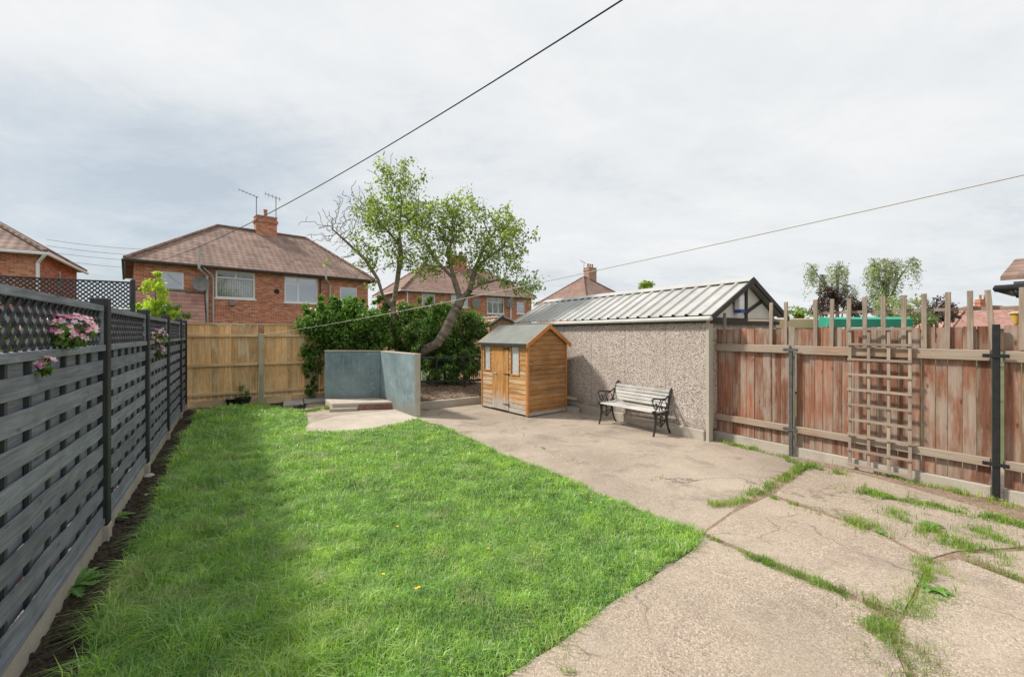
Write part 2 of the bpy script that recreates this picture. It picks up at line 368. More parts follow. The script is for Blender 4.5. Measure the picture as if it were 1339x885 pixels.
class MB:
    def __init__(s): s.v = []; s.f = []
    def add(s, vs, fs):
        b = len(s.v); s.v += [tuple(v) for v in vs]; s.f += [tuple(i+b for i in f) for f in fs]; return s
    def box(s, x0, x1, y0, y1, z0, z1, T=None):
        vs = [(x0,y0,z0),(x1,y0,z0),(x1,y1,z0),(x0,y1,z0),(x0,y0,z1),(x1,y0,z1),(x1,y1,z1),(x0,y1,z1)]
        if T is not None: vs = [T @ Vector(v) for v in vs]
        return s.add(vs, [(0,3,2,1),(4,5,6,7),(0,1,5,4),(1,2,6,5),(2,3,7,6),(3,0,4,7)])
    def bar(s, a, b, w, h, up=(0,0,1)):
        a = Vector(a); b = Vector(b); d = (b-a); L = d.length; d.normalize(); up = Vector(up)
        if abs(d.dot(up)) > .99: up = Vector((0,1,0))
        sx = d.cross(up).normalized(); uz = sx.cross(d).normalized()
        vs = []
        for e in (a, b):
            for q, r in ((-1,-1),(1,-1),(1,1),(-1,1)): vs.append(e+sx*q*w/2+uz*r*h/2)
        return s.add(vs, [(0,1,2,3),(7,6,5,4),(0,4,5,1),(1,5,6,2),(2,6,7,3),(3,7,4,0)])
    def tube(s, pts, r, n=8, cap=True):
        pts = [Vector(p) for p in pts]; m = len(pts)
        rs = r if isinstance(r, (list, tuple)) else [r]*m
        base = len(s.v); prev = None
        for i, p in enumerate(pts):
            d = (pts[min(i+1, m-1)]-pts[max(i-1, 0)]).normalized()
            if prev is None:
                ref = Vector((0,0,1)) if abs(d.z) < .9 else Vector((1,0,0)); a = d.cross(ref).normalized()
            else: a = (prev-d*prev.dot(d)).normalized()
            prev = a; b = d.cross(a)
            for k in range(n):
                t = 2*math.pi*k/n; s.v.append(tuple(p+a*math.cos(t)*rs[i]+b*math.sin(t)*rs[i]))
        for i in range(m-1):
            for k in range(n):
                k2 = (k+1) % n; s.f.append((base+i*n+k, base+i*n+k2, base+(i+1)*n+k2, base+(i+1)*n+k))
        if cap:
            s.f.append(tuple(base+k for k in reversed(range(n)))); s.f.append(tuple(base+(m-1)*n+k for k in range(n)))
        return s
    def lathe(s, prof, n=16, c=(0,0,0)):
        base = len(s.v); m = len(prof)
        for r, z in prof:
            for k in range(n):
                t = 2*math.pi*k/n; s.v.append((c[0]+r*math.cos(t), c[1]+r*math.sin(t), c[2]+z))
        for i in range(m-1):
            for k in range(n):
                k2 = (k+1) % n; s.f.append((base+i*n+k, base+i*n+k2, base+(i+1)*n+k2, base+(i+1)*n+k))
        s.f.append(tuple(base+k for k in reversed(range(n)))); s.f.append(tuple(base+(m-1)*n+k for k in range(n)))
        return s
    def prism(s, poly, z0, z1):     # polygon (ccw) extruded in z
        n = len(poly); vs = [(x,y,z0) for x,y in poly]+[(x,y,z1) for x,y in poly]
        return s.add(vs, [tuple(reversed(range(n))), tuple(range(n, 2*n))]+[(i,(i+1)%n,n+(i+1)%n,n+i) for i in range(n)])
    def slabxz(s, poly, y0, y1):    # polygon in x,z extruded in y
        n = len(poly); vs = [(x,y0,z) for x,z in poly]+[(x,y1,z) for x,z in poly]
        return s.add(vs, [tuple(range(n)), tuple(reversed(range(n, 2*n)))]+[(i,n+i,n+(i+1)%n,(i+1)%n) for i in range(n)])
    def slabyz(s, poly, x0, x1):
        n = len(poly); vs = [(x0,y,z) for y,z in poly]+[(x1,y,z) for y,z in poly]
        return s.add(vs, [tuple(reversed(range(n))), tuple(range(n, 2*n))]+[(i,(i+1)%n,n+(i+1)%n,n+i) for i in range(n)])
    def build(s, name, mat, parent=None, bevel=0, smooth=False, loc=None):
        me = bpy.data.meshes.new(name); me.from_pydata(s.v, [], s.f)
        o = link_mesh(name, me, mat, parent, smooth=smooth)
        if bevel:
            b = o.modifiers.new('b', 'BEVEL'); b.width = bevel; b.segments = 1; b.limit_method = 'ANGLE'
        if loc: o.location = loc
        return o
def quads(name, V, mat, parent=None):
    n = len(V); me = bpy.data.meshes.new(name)
    me.vertices.add(n*4); me.vertices.foreach_set('co', V.astype(np.float32).ravel())
    me.loops.add(n*4); me.loops.foreach_set('vertex_index', np.arange(n*4, dtype=np.int32))
    me.polygons.add(n); me.polygons.foreach_set('loop_start', np.arange(0, n*4, 4, dtype=np.int32))
    me.polygons.foreach_set('loop_total', np.full(n, 4, dtype=np.int32))
    me.update(calc_edges=True)
    return link_mesh(name, me, mat, parent, uv=False)
def unit(n):
    v = rng.normal(size=(n, 3)); return v/np.linalg.norm(v, axis=1, keepdims=True)
def leaves(C, size, width=.5, up=.4, droop=0, jit=.35):
    """rhombic leaves at centres C"""
    n = len(C); d = unit(n); d[:,2] -= droop; d /= np.linalg.norm(d, axis=1, keepdims=True)
    nn = unit(n); nn[:,2] = np.abs(nn[:,2])+up; s = np.cross(d, nn); s /= np.maximum(np.linalg.norm(s, axis=1, keepdims=True), 1e-6)
    L = (size*(1+jit*(rng.random(n)*2-1)))[:,None]; up_ = np.cross(s, d)
    return np.stack([C-d*L*.5, C+s*L*width*.5+up_*L*.06, C+d*L*.5, C-s*L*width*.5+up_*L*.06], 1)
def sheet(name, poly, z, mat, kind='structure', sub=None):
    me = bpy.data.meshes.new(name); me.from_pydata([(x,y,z) for x,y in poly], [], [tuple(range(len(poly)))])
    o = link_mesh(name, me, mat)
    if me.polygons[0].normal.z < 0: me.flip_normals()
    o['kind'] = kind; return o
def inpoly(P, poly):
    x, y = P[:,0], P[:,1]; c = np.zeros(len(P), bool); n = len(poly); j = n-1
    for i in range(n):
        xi, yi = poly[i]; xj, yj = poly[j]
        k = ((yi > y) != (yj > y)) & (x < (xj-xi)*(y-yi)/(yj-yi+1e-12)+xi); c ^= k; j = i
    return c
def wobble(pts, amp=.02, n=4, closed=True):
    out = []; m = len(pts)
    for i in range(m if closed else m-1):
        a = Vector(pts[i]); b = Vector(pts[(i+1) % m]); k = max(1, int((b-a).length/.12))
        for t in range(k):
            p = a.lerp(b, t/k)
            if t: p += Vector((random.uniform(-amp, amp), random.uniform(-amp, amp)))
            out.append((p.x, p.y))
    return out

# ================================================================== GROUND
gm = MB(); S = 400
gm.add([(-S,-S,-.05),(S,-S,-.05),(S,S,-.05),(-S,S,-.05)], [(0,1,2,3)])
tag(gm.build('ground', M['outer']), kind='structure')
# grey patio: whole yard
LF = lambda s, off=0: (-3.282-.549*s+.8358*off, 3.379+.8358*s+.549*off)
yard = [LF(-5.5), LF(7.0), (-4.95,10.6), (-2.5,12.1), (1.6,11.8), (8.5,2.0), (8.5,-1.5)]
tag(MB().prism(yard[::-1], -.049, 0).build('patio', M['conc_grey']), kind='structure')
# neighbour's paving beyond the left fence
nb = [LF(-5,-.15), LF(7,-.15), (-10.5, 7.6), (-8.5,-2)]
sheet('neighbour_path', nb, -.03, M['neigh'])
# tan aggregate slabs, nearer the camera
tan_far = [g(916,697), g(1003,645), g(1062,600), g(1100,598), g(1339,655)]
slab_a = wobble([g(640,1050), g(655,893), g(733,843), g(800,790), g(860,752), g(905,722), g(918,702), g(1050,757), g(1130,792), g(1165,840), g(1190,900), g(1260,1200), g(900,1300)], .006)
slab_b = wobble([g(922,699), g(960,672), g(1006,650), g(1060,668), g(1150,700), g(1215,735), g(1180,803), g(1140,790), g(1055,752)], .006)
slab_c = wobble([g(1012,648), g(1062,610), g(1130,622), g(1230,650), g(1339,683), g(1500,730), g(1500,760), g(1340,716), g(1250,722), g(1218,731), g(1150,697), g(1062,664)], .006)
slab_d = wobble([g(1222,738), g(1255,733), g(1345,768), g(1560,830), g(1700,1300), g(1280,1250), g(1205,900), g(1170,835), g(1186,806)], .006)
slab_e = wobble([g(1262,726), g(1345,722), g(1560,770), g(1560,815), g(1347,760)], .006)
for i, s_ in enumerate((slab_a, slab_b, slab_c, slab_d, slab_e)):
    tag(MB().prism(s_ if sum((s_[j][0]*s_[(j+1)%len(s_)][1]-s_[(j+1)%len(s_)][0]*s_[j][1]) for j in range(len(s_))) > 0 else s_[::-1], .0005, .012).build('concrete_slab', M['conc_tan']), kind='structure')
# soil under the cracks between the slabs
crk = sheet('crack_soil', [g(905,705), g(1003,636), g(1062,596), g(1110,600), g(1360,668), g(1600,740), g(1600,1400), g(700,1400), g(640,1000), g(735,838), g(900,728)], .0035, M['bed'])
# soil border by the fence
lawn_edge = [g(70,960), g(110,885), g(150,790), g(172,740), g(190,700), g(212,655), g(228,610), g(240,580), g(252,556), g(262,541)]
lawn_rest = [g(300,534), g(345,531), g(372,534), g(398,538), g(402,552), g(397,566), g(440,566), g(500,559), g(545,549), g(580,558), g(620,577), g(660,597), g(720,618), g(800,655), g(860,679), g(905,694), g(917,703), g(903,722), g(860,750), g(800,790), g(733,843), g(655,890), g(600,960), g(520,1100), g(200,1100)]
soil = [LF(-5.5,.03), LF(7.0,.03), (-5.0,10.55), g(405,522), g(398,536)] + lawn_edge[::-1] + [g(40,1100)]
sheet('soil_border', soil, .004, M['soil'])
lawn_poly = wobble(lawn_edge+lawn_rest, .035)
sheet('lawn_ground', lawn_poly, .009, M['lawnbase'])
pp = wobble([g(398,569), g(401,556), g(438,545), g(516,536), g(547,546), g(545,552), g(500,562), g(440,569)], .012)
sheet('pale_concrete_patch', pp, .0135, M['conc_pale'])

def blades(name, P, H, W, mat, lean=.45, flat=None, z0=.009):
    n = len(P); a = rng.random(n)*2*np.pi; d = np.stack([np.cos(a), np.sin(a), 0*a], 1)
    b = rng.random(n)*2*np.pi; ld = np.stack([np.cos(b), np.sin(b), 0*b], 1)
    base = np.stack([P[:,0], P[:,1], np.full(n, z0-.003)], 1)
    l = lean*(rng.random(n)**.7)[:,None]
    if flat is not None: l = l+flat[:,None]
    H = H[:,None]; W = W[:,None]; up = np.array([[0,0,1.]])
    mid = base+up*H*.58*np.sqrt(np.clip(1-l**2*.25,.2,1))+ld*H*.22*l
    tip = base+up*H*np.clip(1-l*.45,.15,1)+ld*H*.85*l
    V = np.stack([base-d*W*.5, base+d*W*.5, mid+d*W*.42, mid-d*W*.42, tip], 1).astype(np.float32)
    me = bpy.data.meshes.new(name); me.vertices.add(n*5); me.vertices.foreach_set('co', V.ravel())
    k = np.arange(n, dtype=np.int32)[:,None]*5
    li = np.concatenate([k, k+1, k+2, k+3, k+3, k+2, k+4], 1)
    me.loops.add(n*7); me.loops.foreach_set('vertex_index', li.ravel())
    ls = np.concatenate([np.arange(n)[:,None]*7, np.arange(n)[:,None]*7+4], 1).ravel().astype(np.int32)
    me.polygons.add(n*2); me.polygons.foreach_set('loop_start', ls)
    me.polygons.foreach_set('loop_total', np.tile(np.array([4,3], dtype=np.int32), n))
    me.update(calc_edges=True)
    return link_mesh(name, me, mat, uv=False)
def vnoise(P, s, seed=0):
    r = np.random.default_rng(seed); G = r.random((64, 64)); q = P*s; i = np.floor(q).astype(int); f = q-i; f = f*f*(3-2*f)
    a = G[i[:,0]%64, i[:,1]%64]; b = G[(i[:,0]+1)%64, i[:,1]%64]; c = G[i[:,0]%64, (i[:,1]+1)%64]; d = G[(i[:,0]+1)%64, (i[:,1]+1)%64]
    return (a*(1-f[:,0])+b*f[:,0])*(1-f[:,1])+(c*(1-f[:,0])+d*f[:,0])*f[:,1]
def scatter(poly, dens_near, maxn):
    A = np.array(poly); lo, hi = A.min(0), A.max(0); lo[1] = max(lo[1], 1.3)
    n = int((hi-lo).prod()*dens_near); P = lo+rng.random((n, 2))*(hi-lo)
    keep = rng.random(n) < np.clip((3.2/np.maximum(P[:,1], 1.5))**1.5, .12, 1)
    P = P[keep]; return P[inpoly(P, poly)]
LP = scatter(lawn_poly, 16000, 0)
# distance to the left fence decides how long the grass was left
fd = (LP[:,0]+3.282)*.8358+(LP[:,1]-3.379)*.549
longf = np.clip(1-(fd-.5)/1.6, 0, 1)
nz = vnoise(LP+20, 2.2, 3); nz2 = vnoise(LP+20, 7, 5)
bare = [(g(560,656), .26), (g(462,640), .35), (g(368,662), .16), (g(400,700), .14), (g(620,610), .2), (g(480,720), .12)]
keep = rng.random(len(LP)) < np.clip(.35+1.6*vnoise(LP+31, 9, 15), 0, 1)
for (c, r) in bare:
    dd = np.hypot(LP[:,0]-c[0], (LP[:,1]-c[1])); keep &= rng.random(len(LP)) < np.clip(dd/r, .12, 1)
LP = LP[keep]+rng.normal(size=(int(keep.sum()),2))*.014; longf = longf[keep]; nz = nz[keep]; nz2 = nz2[keep]
H = (.020+.035*nz+.07*nz2**2+.10*longf*(.3+nz2))*(.5+.9*rng.random(len(LP)))
W = .0043*(1+.35*longf)*np.clip(LP[:,1]/3.2, .8, 3.2)*(.7+.6*rng.random(len(LP)))
tag(blades('lawn_grass', LP, H, W, M['grass'], lean=1.25, flat=.45*nz2), 'rough uneven green lawn grass filling the middle of the yard', 'grass', kind='stuff')
# weeds and grass in the cracks
cr = []
def crack(pts, w, dens, seedw=.5):
    for (a, b) in zip(pts[:-1], pts[1:]):
        A = Vector(g(*a)); B = Vector(g(*b)); L = (B-A).length; n = int(L*w*dens*3.2)
        t = rng.random(n); o = rng.normal(size=(n, 2))*w*(.34+.4*np.abs(np.sin(t*L*5+w*40)))[:,None]
        P = np.stack([A.x+(B.x-A.x)*t+o[:,0], A.y+(B.y-A.y)*t+o[:,1]], 1); cr.append(P)
crack([(917,700),(960,722),(1010,742),(1050,757),(1100,778),(1135,792)], .045, 16000)
crack([(1135,792),(1150,815),(1165,845),(1185,885)], .11, 13000)
crack([(1218,735),(1222,765),(1205,790),(1182,805)], .085, 9000)
crack([(700,838),(722,850),(745,885)], .045, 12000)
crack([(930,662),(965,658),(1000,640),(1040,618),(1062,606)], .07, 5500)
crack([(1006,652),(1060,668)], .015, 14000); crack([(1060,668),(1100,680),(1150,698)], .10, 6500)
crack([(1120,645),(1180,655),(1250,668),(1339,690)], .11, 9000)
crack([(1175,672),(1215,700),(1260,718),(1310,735)], .12, 8000)
crack([(1260,690),(1300,706),(1345,712)], .12, 7000)
crack([(1060,612),(1100,622)], .07, 9000); crack([(1062,596),(1112,608)], .08, 9000); crack([(950,580),(985,588)], .07, 6000)
crack([(1140,618),(1230,640),(1339,668)], .06, 3500); crack([(1260,734),(1345,765)], .02, 9000)
crack([(1030,603),(1062,612)], .05, 5000); crack([(860,626),(868,628)], .04, 3000); crack([(925,573),(990,590),(1040,602)], .03, 3500)
crack([(380,540),(420,536),(436,533)], .12, 5000); crack([(488,516),(494,517)], .05, 3000)
crack([(552,536),(560,537)],.06,2500)
CP = np.concatenate(cr)
CP = CP[rng.random(len(CP)) < np.clip((vnoise(CP+20, 8, 21)*.6+vnoise(CP+20, 19, 22)*.4-.36)*6, .03, 1)]
# weeds stay outside the lawn
CH = (.024+.085*vnoise(CP+20, 6, 9)**1.3)*(.5+.8*rng.random(len(CP)))
tag(blades('crack_grass', CP, CH, .0036*np.clip(CP[:,1]/3.4, .8, 2.5)*(.7+.6*rng.random(len(CP))), M['weedgrass'], lean=1.0), 'scruffy tufts of grass and weeds growing in the concrete cracks', 'grass', kind='stuff')
# soil crumbs and litter in the border and bed
def litter(name, poly, n, z, size, mat, label, zf=None):
    A = np.array(poly); lo, hi = A.min(0), A.max(0); lo[1] = max(lo[1], 1.3); P = lo+rng.random((n*4, 2))*(hi-lo); P = P[inpoly(P, poly)][:n]
    zz = np.full(len(P), z) if zf is None else zf(P)
    C = np.column_stack([P, zz+rng.random(len(P))*.012])
    return tag(quads(name, leaves(C, size*(.3+1.2*rng.random(len(C))**3), .45, 1.5), mat), label, 'ground litter', kind='stuff')
soil_clumps = MB()
A = np.array(soil); n_ = 0
while n_ < 2600:
    p = (random.uniform(-7.2, -1.0), random.uniform(1.5, 10.2))
    if not inpoly(np.array([p]), soil)[0]: continue
    if random.random() > min(1, (3/p[1])**1.2): continue
    n_ += 1; r = random.uniform(.004, .022)*(1 if random.random() < .9 else 1.8)
    c = Vector((p[0], p[1], .004+r*.3)); vs = []
    for dx, dy, dz in ((1,0,0),(0,1,0),(-1,0,0),(0,-1,0),(0,0,1)):
        vs.append(c+Vector((dx,dy,dz*.7))*r*random.uniform(.6, 1.3))
    soil_clumps.add(vs, [(0,1,4),(1,2,4),(2,3,4),(3,0,4)])
tag(soil_clumps.build('soil_crumbs', M['soil']), 'crumbly dark soil clods along the fence border', 'soil', kind='stuff')
litter('border_litter', soil, 900, .012, .03, M['twiglitter'], 'pale twigs and dry bits scattered on the dark border soil')

# ================================================================== LEFT CHARCOAL FENCE
lf = thing('panel_fence', 'dark grey woven panel fence with diamond trellis top along the left of the lawn', 'fence', (-3.282,3.379,0), math.atan2(.8358,-.549))
posts = [-4.0, -2.06, 0, 1.93, 3.86, 5.79, 6.84]
def diamond(x0, x1, z0, z1, sp, w, y, th, m):
    H = z1-z0
    for sgn, yy in ((1, y-th*.5), (-1, y+th*.5)):
        k = x0-H
        while k < x1+H:
            a = (k, z0) if sgn > 0 else (k, z1); b = (k+H*sgn*1.0, z1) if sgn > 0 else (k+H, z0)
            (ax, az), (bx, bz) = a, b
            if ax < x0: az += (x0-ax)*(bz-az)/(bx-ax); ax = x0
            if bx > x1: bz += (x1-bx)*(bz-az)/(bx-ax); bx = x1
            if bx-ax > .01: m.bar((ax, yy, az), (bx, yy, bz), w, th, up=(0,1,0))
            k += sp
for a, b in zip(posts[:-1], posts[1:]):
    x0, x1 = a+.05, b-.05
    bd = MB(); NR = 8; z0, z1 = .19, 1.515; pitch = (z1-z0)/NR
    for k in range(NR):
        zb = z0+k*pitch; n = 12
        for ph, yy in ((0, -.024), (1, .006)):
            lo = zb+ph*pitch*.5-(.012 if ph == 0 else .022); hh = pitch*.5+(.022 if ph == 0 else .042)
            if ph == 1 and k == NR-1: hh -= .022
            vs = []; fs = []; tilt = random.uniform(-.003, .003)
            for i in range(n+1):
                x = x0+(x1-x0)*i/n; w = math.sin(i*1.3+k)*.0025+(.004*math.sin(i*math.pi/2+ph*math.pi))
                for (dy, dz) in ((-.0045, 0), (-.0045, hh), (.0045, hh), (.0045, 0)):
                    vs.append((x, yy+dy+w, lo+dz+tilt*(i/n-.5)))
            for i in range(n):
                for q in range(4): fs.append((i*4+q, (i+1)*4+q, (i+1)*4+(q+1)%4, i*4+(q+1)%4))
            fs += [(0,1,2,3), (n*4+3,n*4+2,n*4+1,n*4)]
            bd.add(vs, fs)
    pn = bd.build('board_panel', M['char_h'], lf)
    bt = MB(); nb_ = max(2, round((x1-x0)/.3))
    for i in range(1, nb_):
        x = x0+(x1-x0)*i/nb_; bt.box(x-.016, x+.016, -.0185, .0005, z0-.01, z1)
    bt.build('batten', M['char_v'], pn)
    MB().box(x0, x1, -.045, .025, z1, z1+.045).build('top_rail', M['char_h'], pn); MB().box(x0, x1, -.04, .02, .15, z0-.003).build('bottom_rail', M['char_h'], pn)
    tr = MB(); zt = 1.86
    diamond(x0+.02, x1-.02, z1+.045, zt-.035, .105, .024, -.01, .010, tr)
    t = tr.build('trellis', M['char_lat'], lf)
    f2 = MB(); f2.box(x0, x1, -.035, .02, zt-.035, zt+.01); f2.box(x0, x0+.03, -.032, .016, z1+.046, zt-.036); f2.box(x1-.03, x1, -.032, .016, z1+.046, zt-.036)
    f2.build('trellis_frame', M['char_h'], t)
    kb = MB().box(x0-.02, x1+.02, -.025, .025, -.04, .15); kb.build('gravel_board', M['conc_post'], lf)
for p in posts:
    q = .05 if p < 6.8 else .045
    po = MB().box(p-q, p+q, -.06, .05, .13, 1.93); po.build('post', M['char_post'], lf, bevel=.006)
    MB().box(p-q-.004, p+q+.004, -.064, .054, -.04, .128).build('concrete_foot', M['conc_post'], lf.children[-1] if False else lf, bevel=.006)

# ================================================================== END FENCE (golden)
ef = thing('board_fence', 'golden timber board fence across the end of the lawn', 'fence', (-5.91,10.0,0), R(31.5))
bays = [(-1.43, -.06), (.06, 2.6)]
for x0, x1 in bays:
    bd = MB(); x = x0
    while x < x1-.02:
        w = min(random.uniform(.112, .128), x1-x)
        bd.box(x+.0035, x+w-.003, random.uniform(-.004, .004), .022, .17, 1.85+random.uniform(-.004, .004)); x += w
    bd.build('board_panel', M['newwood_v'], ef)
    for z in (.29, .94, 1.60):
        rl = MB().box(x0-.0, x1, -.055, -.005, z-.03, z+.035); rl.build('rail', M['newwood_h'], ef, bevel=.006)
    MB().box(x0, x1, -.01, .04, -.04, .165).build('gravel_board', M['newwood_h'], ef)
MB().box(-1.43, 2.6, -.03, .045, 1.856, 1.88).build('capping', M['newwood_h'], ef)
MB().box(-.055, .055, -.10, .0, -.04, 1.65).build('post', M['greenpost'], ef, bevel=.008)
MB().box(2.61, 2.72, -.10, .0, -.04, 1.65).build('post', M['greenpost'], ef, bevel=.008)
# timber off-cut leaning by the post
bo = MB().slabxz([(.10,.0),(.62,.02),(.62,.20),(.50,.21),(.10,.10)], -.17, -.125).build('timber_offcut', M['newwood_h'])
bo.location = (-5.91,10.0,.004); bo.rotation_euler = (0,0,R(31.5)); tag(bo, 'short timber board standing on edge at the foot of the golden fence', 'board')

# ================================================================== NEIGHBOUR FENCE WITH HIGH TRELLIS
nf = thing('trellis_fence', 'tall dark fence topped with blue-black diamond trellis seen beyond the left fence', 'fence', (-5.91,10.0,0), R(31.5))
MB().box(-4.4, -2.33, 0, .04, 0, 2.15).build('board_panel', M['char_h'], nf)
tm = MB(); diamond(-4.4, -2.33, 2.17, 2.69, .085, .024, .02, .012, tm); tt = tm.build('trellis', M['char_lat'], nf)
MB().box(-4.4, -2.33, 0, .05, 2.69, 2.72).build('trellis_frame', M['char_lat'], tt)
MB().box(-2.33, -2.26, -.02, .06, 0, 2.76).build('post', M['char_post'], nf)

# ================================================================== RIGHT WEATHERED FENCE
rf = thing('weathered_fence', 'weathered reddish timber fence with steel posts along the right side of the patio', 'fence', (3.82,5.76,0), math.atan2(-.833,.5535))
seg = [(-1.27, -.03, .02), (.03, 1.80, 0), (1.88, 3.9, -.02)]
for (x0, x1, dz) in seg:
    bd = MB(); x = x0
    while x < x1-.03:
        w = min(random.uniform(.088, .125), x1-x); zt = 1.72+random.uniform(-.012, .012)
        tl = random.uniform(-.003, .003)
        y = random.uniform(.0, .008)
        g_ = random.uniform(.002,.007); w_ = w; vs = [(x+.003,y,.13),(x+w-g_,y,.13),(x+w-g_,y+.018,.13),(x+.003,y+.018,.13),(x+.003+tl,y,zt),(x+w-.004+tl,y,zt),(x+w-.004+tl,y+.018,zt),(x+.003+tl,y+.018,zt)]
        bd.add(vs, [(0,3,2,1),(4,5,6,7),(0,1,5,4),(1,2,6,5),(2,3,7,6),(3,0,4,7)]); x += w
    bd.build('board_panel', M['redwood_v'], rf)
    MB().box(x0, x1, -.05, -.002, 1.375+dz*.3, 1.485+dz*.3).build('rail', M['redwood_h'], rf, bevel=.006)
    MB().box(x0, x1, -.05, -.002, .315, .405).build('rail', M['redwood_h'], rf, bevel=.006)
    MB().box(x0, x1, -.03, .04, -.04, .122).build('gravel_board', M['conc_post'], rf, bevel=.006)
def steelpost(s, w, top, mat, name='post'):
    p = MB(); p.box(s-w/2, s+w/2, -.085, -.052, -.03, top)
    po = p.build(name, mat, rf, bevel=.003)
    for z in (1.43, .36):
        b = MB().box(s-.09, s+.09, -.094, -.086, z-.018, z+.018); b.build('bracket', mat, po)
        for dx in (-.07, .07): MB().tube([(s+dx,-.10,z),(s+dx,-.094,z)], .008, 6).build('bolt', mat, po)
steelpost(0, .045, 1.42, M['steel_grey'])
steelpost(1.839, .052, 1.74, M['black'])
MB().box(-1.33, -1.275, -.02, .05, -.03, 1.76).build('end_post', M['black'], rf)
MB().box(-.06, .02, -.015, .0, .125, 1.74).build('cover_board', M['greywood_v'], rf)
def sfr(px):
    q = (px-669.5)/F; s = (q*5.76-3.82)/(.5535+.833*q); return s, 5.76-.833*s
PK = [(948,232),(1009,197),(1028,195),(1067.5,187),(1088,185),(1110,183),(1132,178),(1156.5,175),(1182.7,172),(1209.5,167),(1239,162),(1270,157),(1302.5,153),(1337,145)]
for px, zy in PK:
    s, Y = sfr(px); top = CAM_H+(436-(320+zy/2.603))*Y/F
    tilt = -.055 if px == 1302.5 else random.uniform(-.008, .008)
    k = MB().bar((s+tilt*.2, -.022, 1.488 if px < 1300 else 1.49), (s+tilt, -.014, top), .042, .02, up=(0,1,0)); k.build('upright_slat', M['greywood_v'], rf)
MB().bar((sfr(1070)[0], .03, 1.915), (2.4, .03, 1.90), .012, .034).build('top_batten', M['greywood_h'], rf)
MB().bar((-.62, .03, 1.85), (-.2, .03, 1.83), .012, .03).build('top_batten', M['greywood_h'], rf)

tl = thing('trellis', 'grey square-grid wooden trellis leaning against the reddish fence', 'trellis', (3.82+.5535*.64,5.76-.833*.64,0), math.atan2(-.833,.5535))
v = MB()
for i in range(4): v.box(i*.183, i*.183+.03, -.088, -.074, .05, 1.72)
v.build('upright_slats', M['greywood_v'], tl)
h = MB()
for i in range(10): h.box(-.004, .583, -.104, -.0885, .05+i*.182, .078+i*.182)
h.build('cross_slats', M['greywood_h'], tl)

# ================================================================== GARAGE
A0 = Vector((3.066,6.39,0)); gang = math.atan2(4.71,-2.885)   # local x from near end to far end
gx = Vector((-.5223,.8528,0)); gy = Vector((.8528,.5223,0))
ga = thing('garage', 'low pebbledashed garage with pale ribbed sheet roof behind the bench', 'garage', A0, math.atan2(gx.y,gx.x))
# local: x along, y = +90deg = (-.853,-.522) toward garden ; interior is -y
GL = 5.70; GW = 2.04; EV = 1.90
w = MB()
w.box(.16, GL-.02, -.10, .0, .16, EV); w.box(.16, .26, -GW+.05, -.101, .16, EV); w.box(GL-.12, GL-.02, -GW+.05, -.101, .16, EV); w.box(.16, GL-.02, -GW, -GW+.049, .16, EV)
w.build('wall', M['pebble'], ga)
MB().box(.17, GL, -.09, .035, -.04, .157).build('plinth', M['conc_post'], ga, bevel=.01)
MB().box(.10, .158, -.09, .012, -.02, EV).build('corner_post', M['conc_post'], ga, bevel=.004)
# profiled roof
def ribroof(m, x0, x1, yE, zE, yR, zR, pitch, hgt):
    n = int(round((x1-x0)/pitch)); pitch = (x1-x0)/n; xs = []
    for i in range(n):
        b = x0+i*pitch
        xs += [(b, 0), (b+pitch*.66, 0), (b+pitch*.76, hgt), (b+pitch*.90, hgt)]
    xs.append((x1, 0)); K = len(xs); vs = []
    d = Vector((0, yR-yE, zR-zE)).normalized(); nn = Vector((0, -d.z, d.y)) if d.y > 0 else Vector((0, d.z, -d.y))
    if nn.z < 0: nn = -nn
    for x, hh in xs:
        for t in (0, .5, 1):
            p = Vector((x, yE+(yR-yE)*t, zE+(zR-zE)*t))+nn*hh; vs.append(p)
    for x, hh in xs:
        for t in (0, .5, 1):
            p = Vector((x, yE+(yR-yE)*t, zE+(zR-zE)*t))+nn*(hh-.008); vs.append(p)
    fs = []; o = K*3
    for i in range(K-1):
        for t in range(2):
            a = i*3+t; fs.append((a, a+3, a+4, a+1)); fs.append((o+a, o+a+1, o+a+4, o+a+3))
        fs.append((i*3, o+i*3, o+i*3+3, i*3+3)); fs.append((i*3+2, i*3+5, o+i*3+5, o+i*3+2))
    m.add(vs, fs)
ZR = 2.53; yR = -GW/2
r = MB(); ribroof(r, 0, GL, .07, EV+.035, yR, ZR, .245, .032); ribroof(r, 0, GL, -GW-.07, EV+.035, yR, ZR, .245, .032)
ro = r.build('roof', M['corr'], ga)
rc = MB(); sl = (ZR-EV-.035)/(.07-yR)
rc.slabyz([(yR-.13, ZR+.045-.13*sl),(yR, ZR+.05),(yR+.13, ZR+.045-.13*sl),(yR+.13, ZR+.037-.13*sl),(yR,ZR+.04),(yR-.13,ZR+.037-.13*sl)][::-1], -.01, GL+.01)
rc.build('ridge_cap', M['corr'], ro)
gt = MB(); gt.box(-.0, GL-.1, .045, .125, EV-.055, EV+.012); gg = gt.build('gutter', M['fascia'], ga, bevel=.02)
MB().box(.165, GL-.05, .003, .044, EV-.085, EV-.005).build('fascia_board', M['darktrim'], ga)
